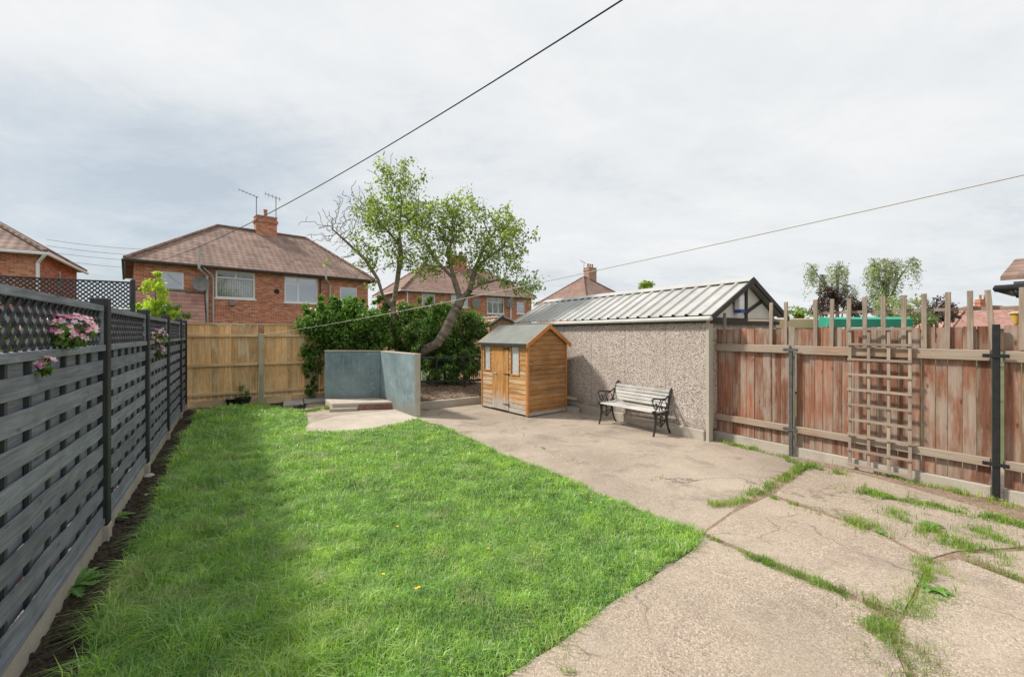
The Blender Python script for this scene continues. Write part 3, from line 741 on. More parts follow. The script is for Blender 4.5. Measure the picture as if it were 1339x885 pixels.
# near gable (timbered)
gb = MB(); gb.slabyz([(-GW+.03, EV-.03), (-.03, EV-.03), (yR, ZR-.05)], .13, .18); gb.build('gable_panel', M['creamwall'], ga)
for sg in (0, 1):
    y0 = .08 if sg == 0 else -GW-.08
    MB().bar((-.01, y0, EV+.0), (-.01, yR, ZR-.02), .03, .075, up=(0,0,1)).build('bargeboard', M['darktrim'], ga)
tb = MB(); tb.bar((.115,-GW*.5,EV), (.115,-GW*.5,ZR-.1), .02, .06, up=(0,1,0)); tb.bar((.115,-GW*.5,EV+.1), (.115,-GW*.73,EV+.30), .022, .055); tb.bar((.115,-GW*.5,EV+.1), (.115,-GW*.27,EV+.3), .022, .055)
tb.box(.10, .128, -GW, 0, EV-.10, EV-.0); tb.build('gable_timbers', M['darktrim'], ga)
fl = thing('floodlight', 'small white and blue floodlight fixed to the garage gable', 'light', A0+gx*.06-gy*(-.72)+Vector((0,0,EV+.1)), math.atan2(gx.y,gx.x))
MB().box(-.05,.04,-.07,.07,.03,.26).build('housing', M['upvc'], fl, bevel=.01); MB().box(-.06,.045,-.06,.06,-.02,.028).build('bracket', M['blue'], fl)

# small roofed outbuilding behind the shed
ob = thing('outbuilding', 'little brick outbuilding with black verge and ribbed roof behind the shed', 'outbuilding', at(640,436,13.2).xy.to_3d(), R(32))
MB().slabxz([(0,0),(.95,0),(.95,1.95),(.42,2.13),(0,1.9)], 0, 2.2).build('wall', M['brick_pale'], ob)
rr = MB(); T_ = Matrix.Identity(4)
rr.bar((-.08,-.1,1.88),(.40,-.1,2.19),.2,.05); rr.build('verge', M['darktrim'], ob)
r2 = MB()
for i in range(9):
    y = -.1+i*.26; r2.bar((.40,y,2.18),(1.05,y,1.98),.2,.03); r2.bar((.40,y+.13,2.20),(1.05,y+.13,2.0),.07,.05)
r2.build('roof', M['corr'], ob)

# ================================================================== SHED
su = Vector((.63,-.777)).normalized(); sv = Vector((.777,.63)).normalized()
SC = Vector((.308,8.35)); SL = 1.56; SWd = 1.08
left = SC-su*SL
sh = thing('garden_shed', 'small amber timber garden shed with grey felt roof and weathered base', 'shed', (left.x,left.y,0), math.atan2(su.y,su.x))
# local x along front (left->right), y away
E = 1.46; PKz = 1.80; dx0, dx1 = .40, .98
wins = [(.11, .33, .86, 1.38), (1.06, 1.30, .82, 1.38)]
def board_rows(m, x0, x1, yface, z0, z1, holes, along='x', pitch=.098, out=-1):
    z = z0
    while z < z1-.005:
        zt = min(z+pitch, z1); spans = [(x0, x1)]
        for hx0, hx1, hz0, hz1 in holes:
            if z < hz1-.01 and zt > hz0+.01:
                ns = []
                for a, b in spans:
                    if hx0 > a and hx1 < b: ns += [(a, hx0), (hx1, b)]
                    elif hx0 <= a < hx1: ns.append((hx1, b))
                    elif hx0 < b <= hx1: ns.append((a, hx0))
                    else: ns.append((a, b))
                spans = ns
        for a, b in spans:
            if b-a < .01: continue
            if along == 'x': m.add([(a,yface+out*.012,z),(b,yface+out*.012,z),(b,yface+out*.004,zt-.005),(a,yface+out*.004,zt-.005),(a,yface-out*.008,z),(b,yface-out*.008,z),(b,yface-out*.008,zt-.005),(a,yface-out*.008,zt-.005)], [(0,1,2,3),(5,4,7,6),(4,5,1,0),(3,2,6,7),(4,0,3,7),(1,5,6,2)])
            else: m.add([(yface-out*.012,a,z),(yface-out*.012,b,z),(yface-out*.004,b,zt-.005),(yface-out*.004,a,zt-.005),(yface+out*.008,a,z),(yface+out*.008,b,z),(yface+out*.008,b,zt-.005),(yface+out*.008,a,zt-.005)], [(0,1,2,3),(5,4,7,6),(4,5,1,0),(3,2,6,7),(4,0,3,7),(1,5,6,2)])
        z = zt
for fa, fb in ((.035, dx0), (dx1, SL-.035)):
    fm = MB(); board_rows(fm, fa, fb, 0, .04, E, wins); fm.build('front_panel', M['shed_hw'], sh)
# gable (right) wall, boards clipped to the slope
gm_ = MB(); z = .04
while z < PKz-.05:
    zt = min(z+.098, PKz-.02)
    ins = 0 if zt <= E else (zt-E)/(PKz-E)*SWd/2; ins0 = 0 if z <= E else (z-E)/(PKz-E)*SWd/2
    a0, b0, a1, b1 = .03+ins0, SWd-.03-ins0, .03+ins, SWd-.03-ins
    if b1-a1 < .02: b1 = a1+.02
    gm_.add([(SL+.010,a0,z),(SL+.010,b0,z),(SL+.002,b1,zt-.005),(SL+.002,a1,zt-.005),(SL-.01,a0,z),(SL-.01,b0,z),(SL-.01,b1,zt-.005),(SL-.01,a1,zt-.005)], [(0,1,2,3),(5,4,7,6),(4,5,1,0),(3,2,6,7),(4,0,3,7),(1,5,6,2)])
    z += .098
gm_.build('gable_wall', M['shed_h'], sh)
MB().slabyz([(0,.04),(SWd,.04),(SWd,E),(SWd/2,PKz),(0,E)], 0, .02).build('end_wall', M['shed_h'], sh)
MB().box(.0,SL,SWd-.02,SWd,.04,E).build('back_wall', M['shed_h'], sh)
MB().slabyz([(.02,.05),(SWd-.025,.05),(SWd-.025,E-.03),(SWd/2,PKz-.06),(.02,E-.03)], SL-.03, SL-.012).build('inner_lining', M['darktrim'], sh)
MB().box(.02,SL-.02,.02,SWd-.02,.012,.04).build('floor', M['darktrim'], sh)
for x in (-.004, SL-.038): MB().box(x, x+.042, -.018, .022, .02, E).build('corner_trim', M['shed_trim'], sh)
MB().box(SL+.0122, SL+.03, -.016, .02, .02, E).build('corner_trim', M['shed_trim'], sh)
MB().box(SL+.0122, SL+.03, SWd-.03, SWd+.005, .02, E).build('corner_trim', M['shed_trim'], sh)
MB().box(SL+.011, SL+.024, .021, SWd-.031, .02, .085).build('base_board', M['shed_hw'], sh)
d = MB(); nbd = 6
for i in range(nbd):
    a = dx0+.008+(dx1-dx0-.016)*i/nbd; b = dx0+.008+(dx1-dx0-.016)*(i+1)/nbd; d.box(a+.0015, b-.002, -.016, .004, .05, E-.03)
dr = d.build('door', M['shed_v'], sh)
for z in (.17, .80, 1.33):
    hb = MB(); hb.slabxz([(dx1-.19,z-.004),(dx1-.02,z-.017),(dx1+.02,z-.03),(dx1+.02,z+.03),(dx1-.02,z+.017),(dx1-.19,z+.004)], -.021, -.0165); hb.build('hinge', M['iron_rust'], dr)
MB().box(dx0+.05, dx0+.17, -.028, -.0165, .78, .81).build('handle', M['pipe'], dr, bevel=.004)
for (a, b, z0, z1) in wins:
    f = MB(); f.box(a-.018,a,-.02,.01,z0-.02,z1); f.box(b,b+.018,-.02,.01,z0-.02,z1); f.box(a-.02,b+.02,-.024,.01,z0-.026,z0)
    wo = f.build('window', M['shed_trim'], sh)
    MB().box(a,b,-.002,.001,z0,z1).build('pane', M['clear'], wo)
    c = MB(); n = 24; vs = []
    for i in range(n+1):
        x = a+(b-a)*i/n; y = .008+.004*math.sin(i*1.7); vs += [(x,y,z0),(x,y,z1)]
    c.add(vs, [(i*2,i*2+2,i*2+3,i*2+1) for i in range(n)]); c.build('curtain', M['curtain'], wo)
rm = MB(); ov = .075; dz = (PKz-E)/(SWd/2)
z_e = E-ov*dz
rm.slabyz([(-ov, z_e+.015), (SWd/2, PKz+.015), (SWd+ov, z_e+.015), (SWd+ov, z_e+.035), (SWd/2, PKz+.04), (-ov, z_e+.035)], -.07, SL+.06)
rm.build('felt_roof', M['felt'], sh)
MB().box(-.07, SL+.05, -ov-.012, -ov-.001, z_e-.02, z_e+.036).build('eave_board', M['darktrim'], sh)
for x in (SL+.061, -.089):
    for (ya, yb) in ((-ov-.01, SWd/2), (SWd+ov+.01, SWd/2)):
        b = MB(); b.slabyz([(ya,z_e-.055),(ya,z_e+.03),(yb,PKz+.045),(yb,PKz-.045)] if ya < yb else [(yb,PKz-.045),(yb,PKz+.045),(ya,z_e+.03),(ya,z_e-.055)], x, x+.018)
        b.build('bargeboard', M['shed_trim'], sh)

# timber + slab between shed and garage
pv = thing('plank_stack', 'short green-stained plank and block wedged between the shed and the pebbledash wall', 'planks', at(750,436,8.95).xy.to_3d(), math.atan2(gx.y,gx.x))
MB().box(-.1,.55,-.02,.10,.27,.31).build('plank', M['greenpost'], pv); MB().box(-.12,.5,-.06,.10,0,.1).build('block', M['slabgrey'], pv)

# ================================================================== BENCH
bdir = Vector((2.279-1.583, 6.763-7.76)).normalized(); BL = 1.20
be = thing('garden_bench', 'cast iron garden bench with pale worn slats against the garage wall', 'bench', (1.583,7.76,0), math.atan2(bdir.y,bdir.x))
# local x along, y toward wall (rot +90 of (.57,-.82) -> (.82,.57))
def arc(cx, cz, r, a0, a1, n=12, ry=None): return [(0, cx+r*math.cos(R(a0+(a1-a0)*i/n)), cz+(ry or r)*math.sin(R(a0+(a1-a0)*i/n))) for i in range(n+1)]
def smooth(pts, n=5):
    P = [Vector(p) for p in pts]; out = []
    for i in range(len(P)-1):
        p0 = P[max(i-1,0)]; p1 = P[i]; p2 = P[i+1]; p3 = P[min(i+2,len(P)-1)]
        for k in range(n):
            t = k/n; out.append(.5*((2*p1)+(-p0+p2)*t+(2*p0-5*p1+4*p2-p3)*t*t+(-p0+3*p1-3*p2+p3)*t**3))
    out.append(P[-1]); return out
for X in (0, BL-.03):
    sh_ = lambda pts: [(X+.015, p[1], p[2]) for p in pts]
    e = MB()
    e.tube(sh_(smooth([(0,.04,.36),(0,.10,.345),(0,.25,.345),(0,.37,.36)])), .016, 6)
    e.tube(sh_(smooth([(0,.36,.33),(0,.385,.45),(0,.42,.58),(0,.47,.70),(0,.50,.745),(0,.525,.74)])), [.02]*5*4+[.019]*5+[.026], 6)
    # scroll work below the seat
    e.tube(sh_(arc(.13,.27,.06,0,330)), .009, 5); e.tube(sh_(arc(.27,.27,.05,180,-160)), .009, 5)
    e.tube(sh_(smooth([(0,.07,.2),(0,.14,.17),(0,.2,.13),(0,.26,.18),(0,.33,.22)])), .010, 5)
    e.tube(sh_(smooth([(0,.20,.14),(0,.19,.22),(0,.20,.33)])), .008, 5); e.tube(sh_(arc(.2,.2,.03,0,360)), .007, 5)
    ef_ = e.build('end_frame', M['iron'], be)
    l1 = MB(); l1.tube(sh_(smooth([(0,.03,.37),(0,.055,.28),(0,.045,.15),(0,.01,.03),(0,-.005,.004)])), [.022]*6+[.019]*5+[.016]*9+[.02], 6); l1.build('leg', M['iron'], ef_)
    l2 = MB(); l2.tube(sh_(smooth([(0,.36,.36),(0,.345,.26),(0,.37,.14),(0,.42,.03),(0,.45,.004)])), [.022]*6+[.019]*5+[.016]*9+[.02], 6); l2.build('leg', M['iron'], ef_)
    ar = MB()
    ar.tube(sh_(smooth([(0,-.03,.56),(0,-.01,.595),(0,.06,.60),(0,.2,.58),(0,.32,.58),(0,.40,.62)])), .015, 6)
    ar.tube(sh_(smooth([(0,-.02,.57),(0,.0,.50),(0,.04,.44),(0,.09,.46),(0,.08,.52),(0,.045,.51)])), .010, 5)
    ar.tube(sh_(smooth([(0,-.04,.37),(0,-.02,.385),(0,.05,.38)])), .02, 6)
    ar.tube(sh_(smooth([(0,.0,.40),(0,.08,.42),(0,.16,.52),(0,.20,.575)])), .009, 5)
    ar.tube(sh_(arc(.27,.47,.075,0,360,14,.09)), .009, 5); ar.tube(sh_(arc(.19,.42,.04,0,300)), .008, 5); ar.tube(sh_(arc(.33,.40,.03,0,300)), .007, 5)
    ar.build('armrest', M['iron'], ef_)
sm_ = MB()
for i in range(6):
    y = .0+i*.064; z = .385-.012*math.sin(i/5*math.pi)+(.0 if i else -.012)
    sm_.box(.0, BL, y, y+.054, z, z+.018)
sm_.build('seat', M['benchslat'], be, bevel=.004)
bm_ = MB()
for i in range(5):
    t = .10+i*.19; z = .43+t*.30; y = .375+t*.085
    for a in (0,): bm_.bar((.03,y,z),(BL-.03,y,z),.018,.05, up=(0,.28,1))
bm_.build('backrest', M['benchslat'], be, bevel=.004)

# ================================================================== BLUE-GREEN WALL, STEP, RAISED BED
def wallseg(a, b, th, z0, z1a, z1b):
    a = Vector(a); b = Vector(b); d = (b-a).normalized(); n = Vector((-d.y, d.x))*th
    ps = [a, b, b+n, a+n]; zs = [z1a, z1b, z1b, z1a]
    return [(p.x,p.y,z0) for p in ps]+[(p.x,p.y,z) for p, z in zip(ps, zs)]
bw = thing('rendered_wall', 'L-shaped low wall painted faded blue-green beside the raised bed', 'wall', (-3.06,9.85,0))
m1 = MB(); o3 = Vector((-3.06,9.85,0))
F6 = [(0,3,2,1),(4,5,6,7),(0,1,5,4),(1,2,6,5),(2,3,7,6),(3,0,4,7)]
m1.add([Vector(v)-o3 for v in wallseg((-4.27,9.68),(-3.06,9.85),.11,-.03,1.24,1.225)], F6); m1.build('back_panel', M['bluewall'], bw, bevel=.006)
m2 = MB(); m2.add([Vector(v)-o3 for v in wallseg((-3.055,9.846),(-1.914,8.35),.11,-.03,1.225,1.225)], F6); m2.build('side_panel', M['bluewall'], bw, bevel=.006)
m3 = MB(); m3.add([Vector(v)-o3 for v in wallseg((-1.913,8.349),(-1.908,8.342),.115,-.03,1.23,1.23)], F6); m3.build('end_face', M['conc_post'], bw)  # paler end: the light on this face is put into its colour
cp = MB(); cp.add([Vector(v)-o3 for v in wallseg((-4.28,9.67),(-3.06,9.84),.13,1.242,1.262,1.25)], F6); cp.build('coping', M['conc_post'], bw)
cp = MB(); cp.add([Vector(v)-o3 for v in wallseg((-3.05,9.838),(-1.905,8.34),.13,1.228,1.25,1.25)], F6); cp.build('coping', M['conc_post'], bw)
st = thing('step', 'low concrete step with flaking red paint at the foot of the blue-green wall', 'step', (-3.7,8.9,0))
oo = Vector((-3.7,8.9,0))
MB().prism([(-3.82-oo.x,9.02-oo.y),(-2.58-oo.x,9.30-oo.y),(-3.07-oo.x,9.84-oo.y),(-4.26-oo.x,9.67-oo.y)], 0, .16).build('step_top', M['conc_pale'], st, bevel=.012)
MB().prism([(-3.30-oo.x,9.125-oo.y),(-2.60-oo.x,9.28-oo.y),(-2.60-oo.x,9.29-oo.y),(-3.30-oo.x,9.135-oo.y)], .014, .12).build('red_riser', M['redpaint'], st)
MB().prism([(-3.85-oo.x,8.92-oo.y),(-3.31-oo.x,9.05-oo.y),(-3.31-oo.x,9.12-oo.y),(-3.84-oo.x,9.0-oo.y)], 0, .07).build('lower_lip', M['conc_pale'], st, bevel=.01)
for pts, lb in (([g(370,533), g(397,530), g(396,521), g(372,522)], 'left of two loose grey paving slabs by the golden fence'), ([g(398,529), g(430,526), g(424,518), g(397,520)], 'right of two loose grey paving slabs next to the low step')):
    c = sum((Vector(p) for p in pts), Vector((0,0)))/4
    o = MB().prism([(p[0]-c.x, p[1]-c.y) for p in pts], 0, .05).build('paving_slab', M['slabgrey'], bevel=.006); o.location = (c.x,c.y,.006); tag(o, lb, 'paving slab')
# raised bed
kb = thing('bed_kerb', 'low concrete kerb holding the raised bed between wall and shed', 'kerb', (-2.0,9.15,0))
k = MB(); k.add([Vector(v)-Vector((-2.0,9.15,0)) for v in wallseg((-2.33,8.97),(-.72,10.02),.12,-.02,.16,.16)], F6); k.build('kerb_block', M['conc_post'], kb, bevel=.01)
bp = [(-2.35,9.08),(-.72,10.14),(-.2,10.6),(.0,11.4),(-2.5,12.0),(-4.9,10.7),(-4.2,9.82),(-3.0,9.98)]
bd = MB(); nn_ = 26
lo, hi = np.array(bp).min(0), np.array(bp).max(0)
idx = {}; 
for i in range(nn_):
    for j in range(nn_):
        x = lo[0]+(hi[0]-lo[0])*i/(nn_-1); y = lo[1]+(hi[1]-lo[1])*j/(nn_-1)
        dk = max(0, (y-9.08-(x+2.35)*.65)); z = .13+.13*min(dk, 1.5)+random.uniform(-.012,.02)
        if inpoly(np.array([[x,y]]), bp)[0]: idx[i,j] = len(bd.v); bd.v.append((x,y,z))
for (i,j), k0 in idx.items():
    if all(q in idx for q in ((i+1,j),(i+1,j+1),(i,j+1))): bd.f.append((k0, idx[i+1,j], idx[i+1,j+1], idx[i,j+1]))
tag(bd.build('raised_bed', M['bed'], smooth=True), kind='structure')
bed_poly = [(-2.3,9.15),(-.75,10.15),(-.3,10.6),(-.5,11),(-2.4,10.6)]
litter('bed_litter', bed_poly, 1500, .2, .05, M['twiglitter'], 'dry brown leaf litter and cuttings on the raised bed', zf=lambda P: .15+.13*np.clip(P[:,1]-9.08-(P[:,0]+2.35)*.65, 0, 1.5))
# low dark netted fence behind the bed
ln = thing('netted_fence', 'low dark fence with green netting and timber rails behind the raised bed', 'fence', (-2.6,10.55,0), R(14))
net = MB()
for i in range(40): net.box(i*.053, i*.053+.012, 0, .006, .48, 1.04)
net.build('netting', M['greennet'], ln)
for z, m_ in ((.45, 'darktrim'), (1.05, 'char_v')): MB().box(-.05, 2.2, -.02, .0, z-.03, z+.025).build('rail', M[m_], ln)
for x in (0, .7, 1.4, 2.1): MB().box(x, x+.05, .01, .06, .1, 1.12).build('post', M['darktrim'], ln)

# ================================================================== PLANTS
def blob_pts(c, r, n, shell=.55):
    d = unit(n); rr = (shell+(1-shell)*rng.random(n))[:,None]
    return np.array(c)+d*rr*np.array(r)
def bush(name, label, cat, blobs, dens, size, mat, matbright=None, width=.5, stems=None, group=None, core=True, up=.4, hi_frac=.35):
    base = blobs[0][0]; o = thing(name, label, cat, (base[0],base[1],0), 0, group)
    P = []
    for c, r in blobs:
        n = int(dens*(r[0]*r[1]*r[2])**(2/3)*12)
        nsub = max(6, int(n/90)); sub = blob_pts(c, r, nsub, .6)
        k = rng.integers(0, nsub, n); P.append(sub[k]+rng.normal(size=(n,3))*min(r)*.17)
    P = np.concatenate(P); P = P[P[:,2] > .02]; P -= np.array([base[0],base[1],0])
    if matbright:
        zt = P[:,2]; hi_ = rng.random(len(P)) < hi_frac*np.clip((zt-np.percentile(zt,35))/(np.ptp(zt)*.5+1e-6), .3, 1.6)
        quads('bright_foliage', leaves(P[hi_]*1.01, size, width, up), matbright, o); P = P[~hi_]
    quads('foliage', leaves(P, size, width, up), mat, o)
    if stems:
        m = MB()
        for a, b, r0 in stems: m.tube([Vector(a)-Vector((base[0],base[1],0)), (Vector(a)+Vector(b))/2-Vector((base[0],base[1],0))+Vector((random.uniform(-.05,.05),)*3), Vector(b)-Vector((base[0],base[1],0))], [r0, r0*.7, r0*.35], 6)
        m.build('stem', M['bark'], o)
    return o
def HB(px, py, Y, rx, ry, rz): p = at(px, py, Y); return ((p.x,p.y,p.z), (rx,ry,rz))
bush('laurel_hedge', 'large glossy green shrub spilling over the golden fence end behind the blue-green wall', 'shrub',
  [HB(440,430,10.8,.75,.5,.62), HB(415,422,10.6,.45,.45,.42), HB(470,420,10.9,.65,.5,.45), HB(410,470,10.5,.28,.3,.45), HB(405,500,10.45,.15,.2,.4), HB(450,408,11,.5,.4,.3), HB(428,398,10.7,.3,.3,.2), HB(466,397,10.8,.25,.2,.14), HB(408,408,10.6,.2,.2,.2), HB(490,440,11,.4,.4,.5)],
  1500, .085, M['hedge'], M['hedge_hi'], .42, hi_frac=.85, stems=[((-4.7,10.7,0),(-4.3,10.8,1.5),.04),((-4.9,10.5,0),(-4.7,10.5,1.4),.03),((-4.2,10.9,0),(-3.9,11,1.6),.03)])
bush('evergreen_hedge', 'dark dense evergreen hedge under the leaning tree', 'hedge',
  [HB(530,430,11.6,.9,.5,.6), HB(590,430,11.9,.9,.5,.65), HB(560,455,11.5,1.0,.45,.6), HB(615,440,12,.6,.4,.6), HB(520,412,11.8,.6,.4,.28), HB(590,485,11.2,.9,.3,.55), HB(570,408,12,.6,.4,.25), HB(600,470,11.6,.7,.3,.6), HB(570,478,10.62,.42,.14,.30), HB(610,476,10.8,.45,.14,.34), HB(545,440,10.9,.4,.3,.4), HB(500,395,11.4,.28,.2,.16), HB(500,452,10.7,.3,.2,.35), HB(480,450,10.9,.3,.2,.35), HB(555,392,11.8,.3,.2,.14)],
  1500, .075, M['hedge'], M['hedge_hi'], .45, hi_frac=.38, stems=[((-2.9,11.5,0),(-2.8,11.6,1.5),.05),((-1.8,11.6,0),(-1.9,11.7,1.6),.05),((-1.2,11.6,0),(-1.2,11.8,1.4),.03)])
bush('lime_shrub', 'upright lime-yellow leaved shrub rising behind the left fence', 'shrub',
  [HB(200,410,10.1,.42,.3,.3), HB(202,385,10.1,.24,.24,.38), HB(203,365,10.1,.12,.12,.26), HB(215,405,10.1,.3,.3,.2), HB(184,400,10.1,.18,.2,.12)], 1500, .07, M['limeleaf'], None, .5,
  stems=[((-8.5,10.1,0),(-8.5,10.1,3.1),.03)])
bush('creeping_shrub', 'low dark shrub peeping over the far end of the charcoal fence', 'shrub', [HB(228,410,9.9,.3,.25,.22), HB(215,416,9.9,.3,.2,.2)], 900, .05, M['hedge'], M['hedge_hi'], .5, stems=[((-7.9,9.9,0),(-7.85,9.9,1.9),.02)])

# --- trees grown towards attraction points
def grow(paths, attr, step=.16, kill=.22, infl=1.6, iters=110, bias=(0,0,.15)):
    pos = []; par = []
    for path, link in paths:
        pr = link
        pts = [Vector(p) for p in path]
        for i, p in enumerate(pts):
            if i == 0:
                if pr is None: pos.append(np.array(p)); par.append(-1); cur = len(pos)-1
                else:
                    d = [np.linalg.norm(q-np.array(p)) for q in pos]; cur = int(np.argmin(d))
                continue
            a = pts[i-1]; k = max(1, int((p-a).length/step))
            for t in range(1, k+1): pos.append(np.array(a.lerp(p, t/k))); par.append(cur); cur = len(pos)-1
    A = attr.copy(); bias = np.array(bias)
    for it in range(iters):
        if len(A) == 0: break
        Pn = np.array(pos); D = np.linalg.norm(A[:,None]-Pn[None], axis=2); nr = D.argmin(1); dm = D.min(1)
        ok = dm < infl
        if not ok.any(): break
        new = {}
        for ai in np.where(ok)[0]: new.setdefault(nr[ai], []).append((A[ai]-Pn[nr[ai]])/dm[ai])
        for ni, vs in new.items():
            d = np.sum(vs, axis=0)/len(vs)+bias*.5+rng.normal(size=3)*.25; d /= np.linalg.norm(d)+1e-9
            q = Pn[ni]+d*step; pos.append(q); par.append(ni)
        Pn = np.array(pos[len(Pn):]); D = np.linalg.norm(A[:,None]-Pn[None], axis=2).min(1); A = A[D > kill]
        if len(pos) > 9000: break
    return np.array(pos), np.array(par)
def tree(name, label, cat, paths, crowns, leafmat, trunkr, leafsize, perleaf, barefn=None, step=.12, kill=.15, barkmat='bark', r0=.0085, spread=.11, infl=1.6, expo=2.25):
    attr = np.concatenate([blob_pts(c, r, int(n*1.7), .25) for c, r, n in crowns])
    k_ = rng.random(len(attr)) < .3; attr[k_] += rng.normal(size=(int(k_.sum()),3))*.22
    pos, par = grow(paths, attr, step, kill, infl)
    n = len(pos); ch = np.zeros(n); rad = np.zeros(n)
    order = range(n-1, -1, -1)
    acc = np.zeros(n)
    for i in order:
        rad[i] = r0 if acc[i] == 0 else acc[i]**(1/expo)
        if par[i] >= 0: acc[par[i]] += rad[i]**expo; ch[par[i]] += 1
    s = trunkr/rad[0]; rad = r0*.8+(trunkr-r0*.8)*((rad-r0)/(rad[0]-r0))**1.45
    o0 = pos[0]; o = thing(name, label, cat, (o0[0],o0[1],0))
    off = Vector((o0[0],o0[1],0)); m = MB()
    for i in range(n):
        if par[i] < 0: continue
        a = Vector(pos[par[i]])-off; b = Vector(pos[i])-off
        k = 8 if rad[i] > .04 else (5 if rad[i] > .012 else 3)
        ra = min(rad[par[i]], rad[i]*1.35)
        dd = (b-a).normalized()*ra*.3
        m.tube([a-dd, b], [ra, rad[i]], k, cap=False)
    m.build('trunk', M[barkmat], o, smooth=True)
    tips = np.where((ch == 0) | (rad < r0*1.7))[0]
    T = pos[tips]; T = T[rng.random(len(T)) < .62]
    if barefn is not None:
        keep = np.array([rng.random() < barefn(p) for p in T]); T = T[keep]
    k = rng.integers(0, len(T), int(len(T)*perleaf)); C = T[k]+rng.normal(size=(len(k),3))*spread
    C -= np.array([off.x,off.y,0])
    quads('crown', leaves(C, leafsize, .5, .5), leafmat, o)
    return o
def wp(*a): return tuple(at(*a))
def TB(px, py, Y, rx, ry, rz, n): p = at(px, py, Y); return ((p.x,p.y,p.z), (rx,ry,rz), n)
t1 = tree('crooked_tree', 'taller left tree with sparse leaves and bare twigs on its left side', 'tree',
  [([wp(516,455,11.4), wp(514,400,11.4), wp(519,370,11.4), wp(524,335,11.3), wp(522,300,11.3), wp(525,265,11.3)], None),
   ([wp(514,405,11.4), wp(500,385,11.2), wp(494,365,11.1), wp(478,340,11), wp(455,318,10.9), wp(435,300,10.8)], 1),
   ([wp(522,320,11.3), wp(505,300,11.5), wp(485,285,11.6)], 1), ([wp(522,300,11.3), wp(540,285,11.1), wp(548,268,11.1)], 1)],
  [TB(515,238,11.3,.5,.45,.5,230), TB(468,272,11.2,.62,.5,.42,260), TB(486,282,11.3,.72,.6,.6,380), TB(533,278,11.3,.5,.6,.6,260), TB(442,300,10.9,.55,.4,.42,420), TB(470,330,11,.55,.4,.55,300), TB(528,330,11.4,.4,.5,.5,110)],
  M['treeleaf'], .085, .09, 13, barefn=lambda p: .02 if (p[0]/p[1]*F+669.5) < 462 or ((p[0]/p[1]*F+669.5) < 492 and (436-(p[2]-CAM_H)/p[1]*F) > 305-0 and False) else (.25 if (p[0]/p[1]*F+669.5) < 480 else 1), spread=.075)
t2 = tree('leaning_tree', 'leaning tree with bent grey trunk and wide rounded crown above the hedge', 'tree',
  [([wp(551,462,11), wp(556,458,10.9), wp(572,449,10.8), wp(583,432,10.8), wp(592,412,10.8), wp(602,394,10.8), wp(600,385,10.8), wp(594,366,10.8), wp(590,350,10.8), wp(585,330,10.8), wp(592,310,10.8)], None),
   ([wp(602,394,10.8), wp(614,380,10.7), wp(630,372,10.6), wp(650,366,10.5), wp(665,368,10.5), wp(680,372,10.5)], 1),
   ([wp(614,380,10.7), wp(622,350,11), wp(632,325,11.1), wp(645,305,11.2)], 1),
   ([wp(594,366,10.8), wp(575,345,10.6), wp(562,330,10.5), wp(556,315,10.4)], 1),
   ([wp(622,350,11), wp(640,335,10.7), wp(660,322,10.6)], 1)],
  [TB(595,285,10.9,.95,.7,.55,440), TB(655,300,10.9,.62,.7,.55,330), TB(560,300,10.7,.45,.6,.6,260), TB(640,335,10.8,.9,.6,.5,300), TB(585,330,10.8,.65,.6,.5,240), TB(685,372,10.5,.45,.4,.24,150), TB(672,325,10.6,.4,.5,.5,130), TB(560,345,10.6,.4,.4,.35,90)],
  M['treeleaf'], .12, .09, 12, spread=.075)

# distant birches and dark trees beyond the right fence
def weeping(name, label, base, top, spreadc, n, mat, strand=1.0, leaf=.16, group=None):
    o = thing(name, label, 'tree', (base[0],base[1],0), 0, group); off = np.array([base[0],base[1],0])
    m = MB(); P = []
    tp = Vector(top)-Vector(off)
    m.tube([(0,0,0), tp*.5+Vector((.1,0,0)), tp], [.16,.1,.04], 7)
    for c, r, k in spreadc:
        cc = Vector(c)-Vector(off); m.tube([tp*.55, (tp*.55+cc)/2+Vector((0,0,.3)), cc], [.08,.05,.02], 5)
        for j in range(k):
            p = Vector(blob_pts(c, r, 1, .2)[0])-Vector(off); m.tube([cc, (cc+p)/2+Vector((0,0,.1)), p], [.02,.012,.006], 3, cap=False)
            L = strand*(.4+random.random())
            q = np.array(p)[None]+np.column_stack([rng.normal(size=(n,2))*.085, -rng.random(n)*L]); P.append(q)
    m.build('trunk', M['bark_far'], o); quads('crown', leaves(np.concatenate(P), leaf, .5, .2, droop=.8), mat, o); return o
def C3(px, py, Y, rx, ry, rz, k): p = at(px, py, Y); return ((p.x,p.y,p.z), (rx,ry,rz), k)
weeping('birch_tree', 'left birch of the pair with drooping grey-green crown beyond the right fence', at(1092,436,26), at(1094,352,26), [C3(1062,350,26,.5,.5,.5,12), C3(1075,362,26,.6,.5,.5,14), C3(1098,352,26,.75,.7,.7,26), C3(1108,375,26,.6,.5,.5,12)], 60, M['birch'], 1.35, .105)
weeping('birch_tree', 'fuller right birch of the pair with a drooping side branch beyond the right fence', at(1160,436,26), at(1158,345,26), [C3(1145,348,26,.8,.8,.6,34), C3(1166,345,26,.8,.8,.6,30), C3(1155,372,26,1.0,.8,.8,30), C3(1192,340,26,.45,.4,.25,12), C3(1140,390,26,.6,.5,.5,12)], 60, M['birch'], 1.35, .105)
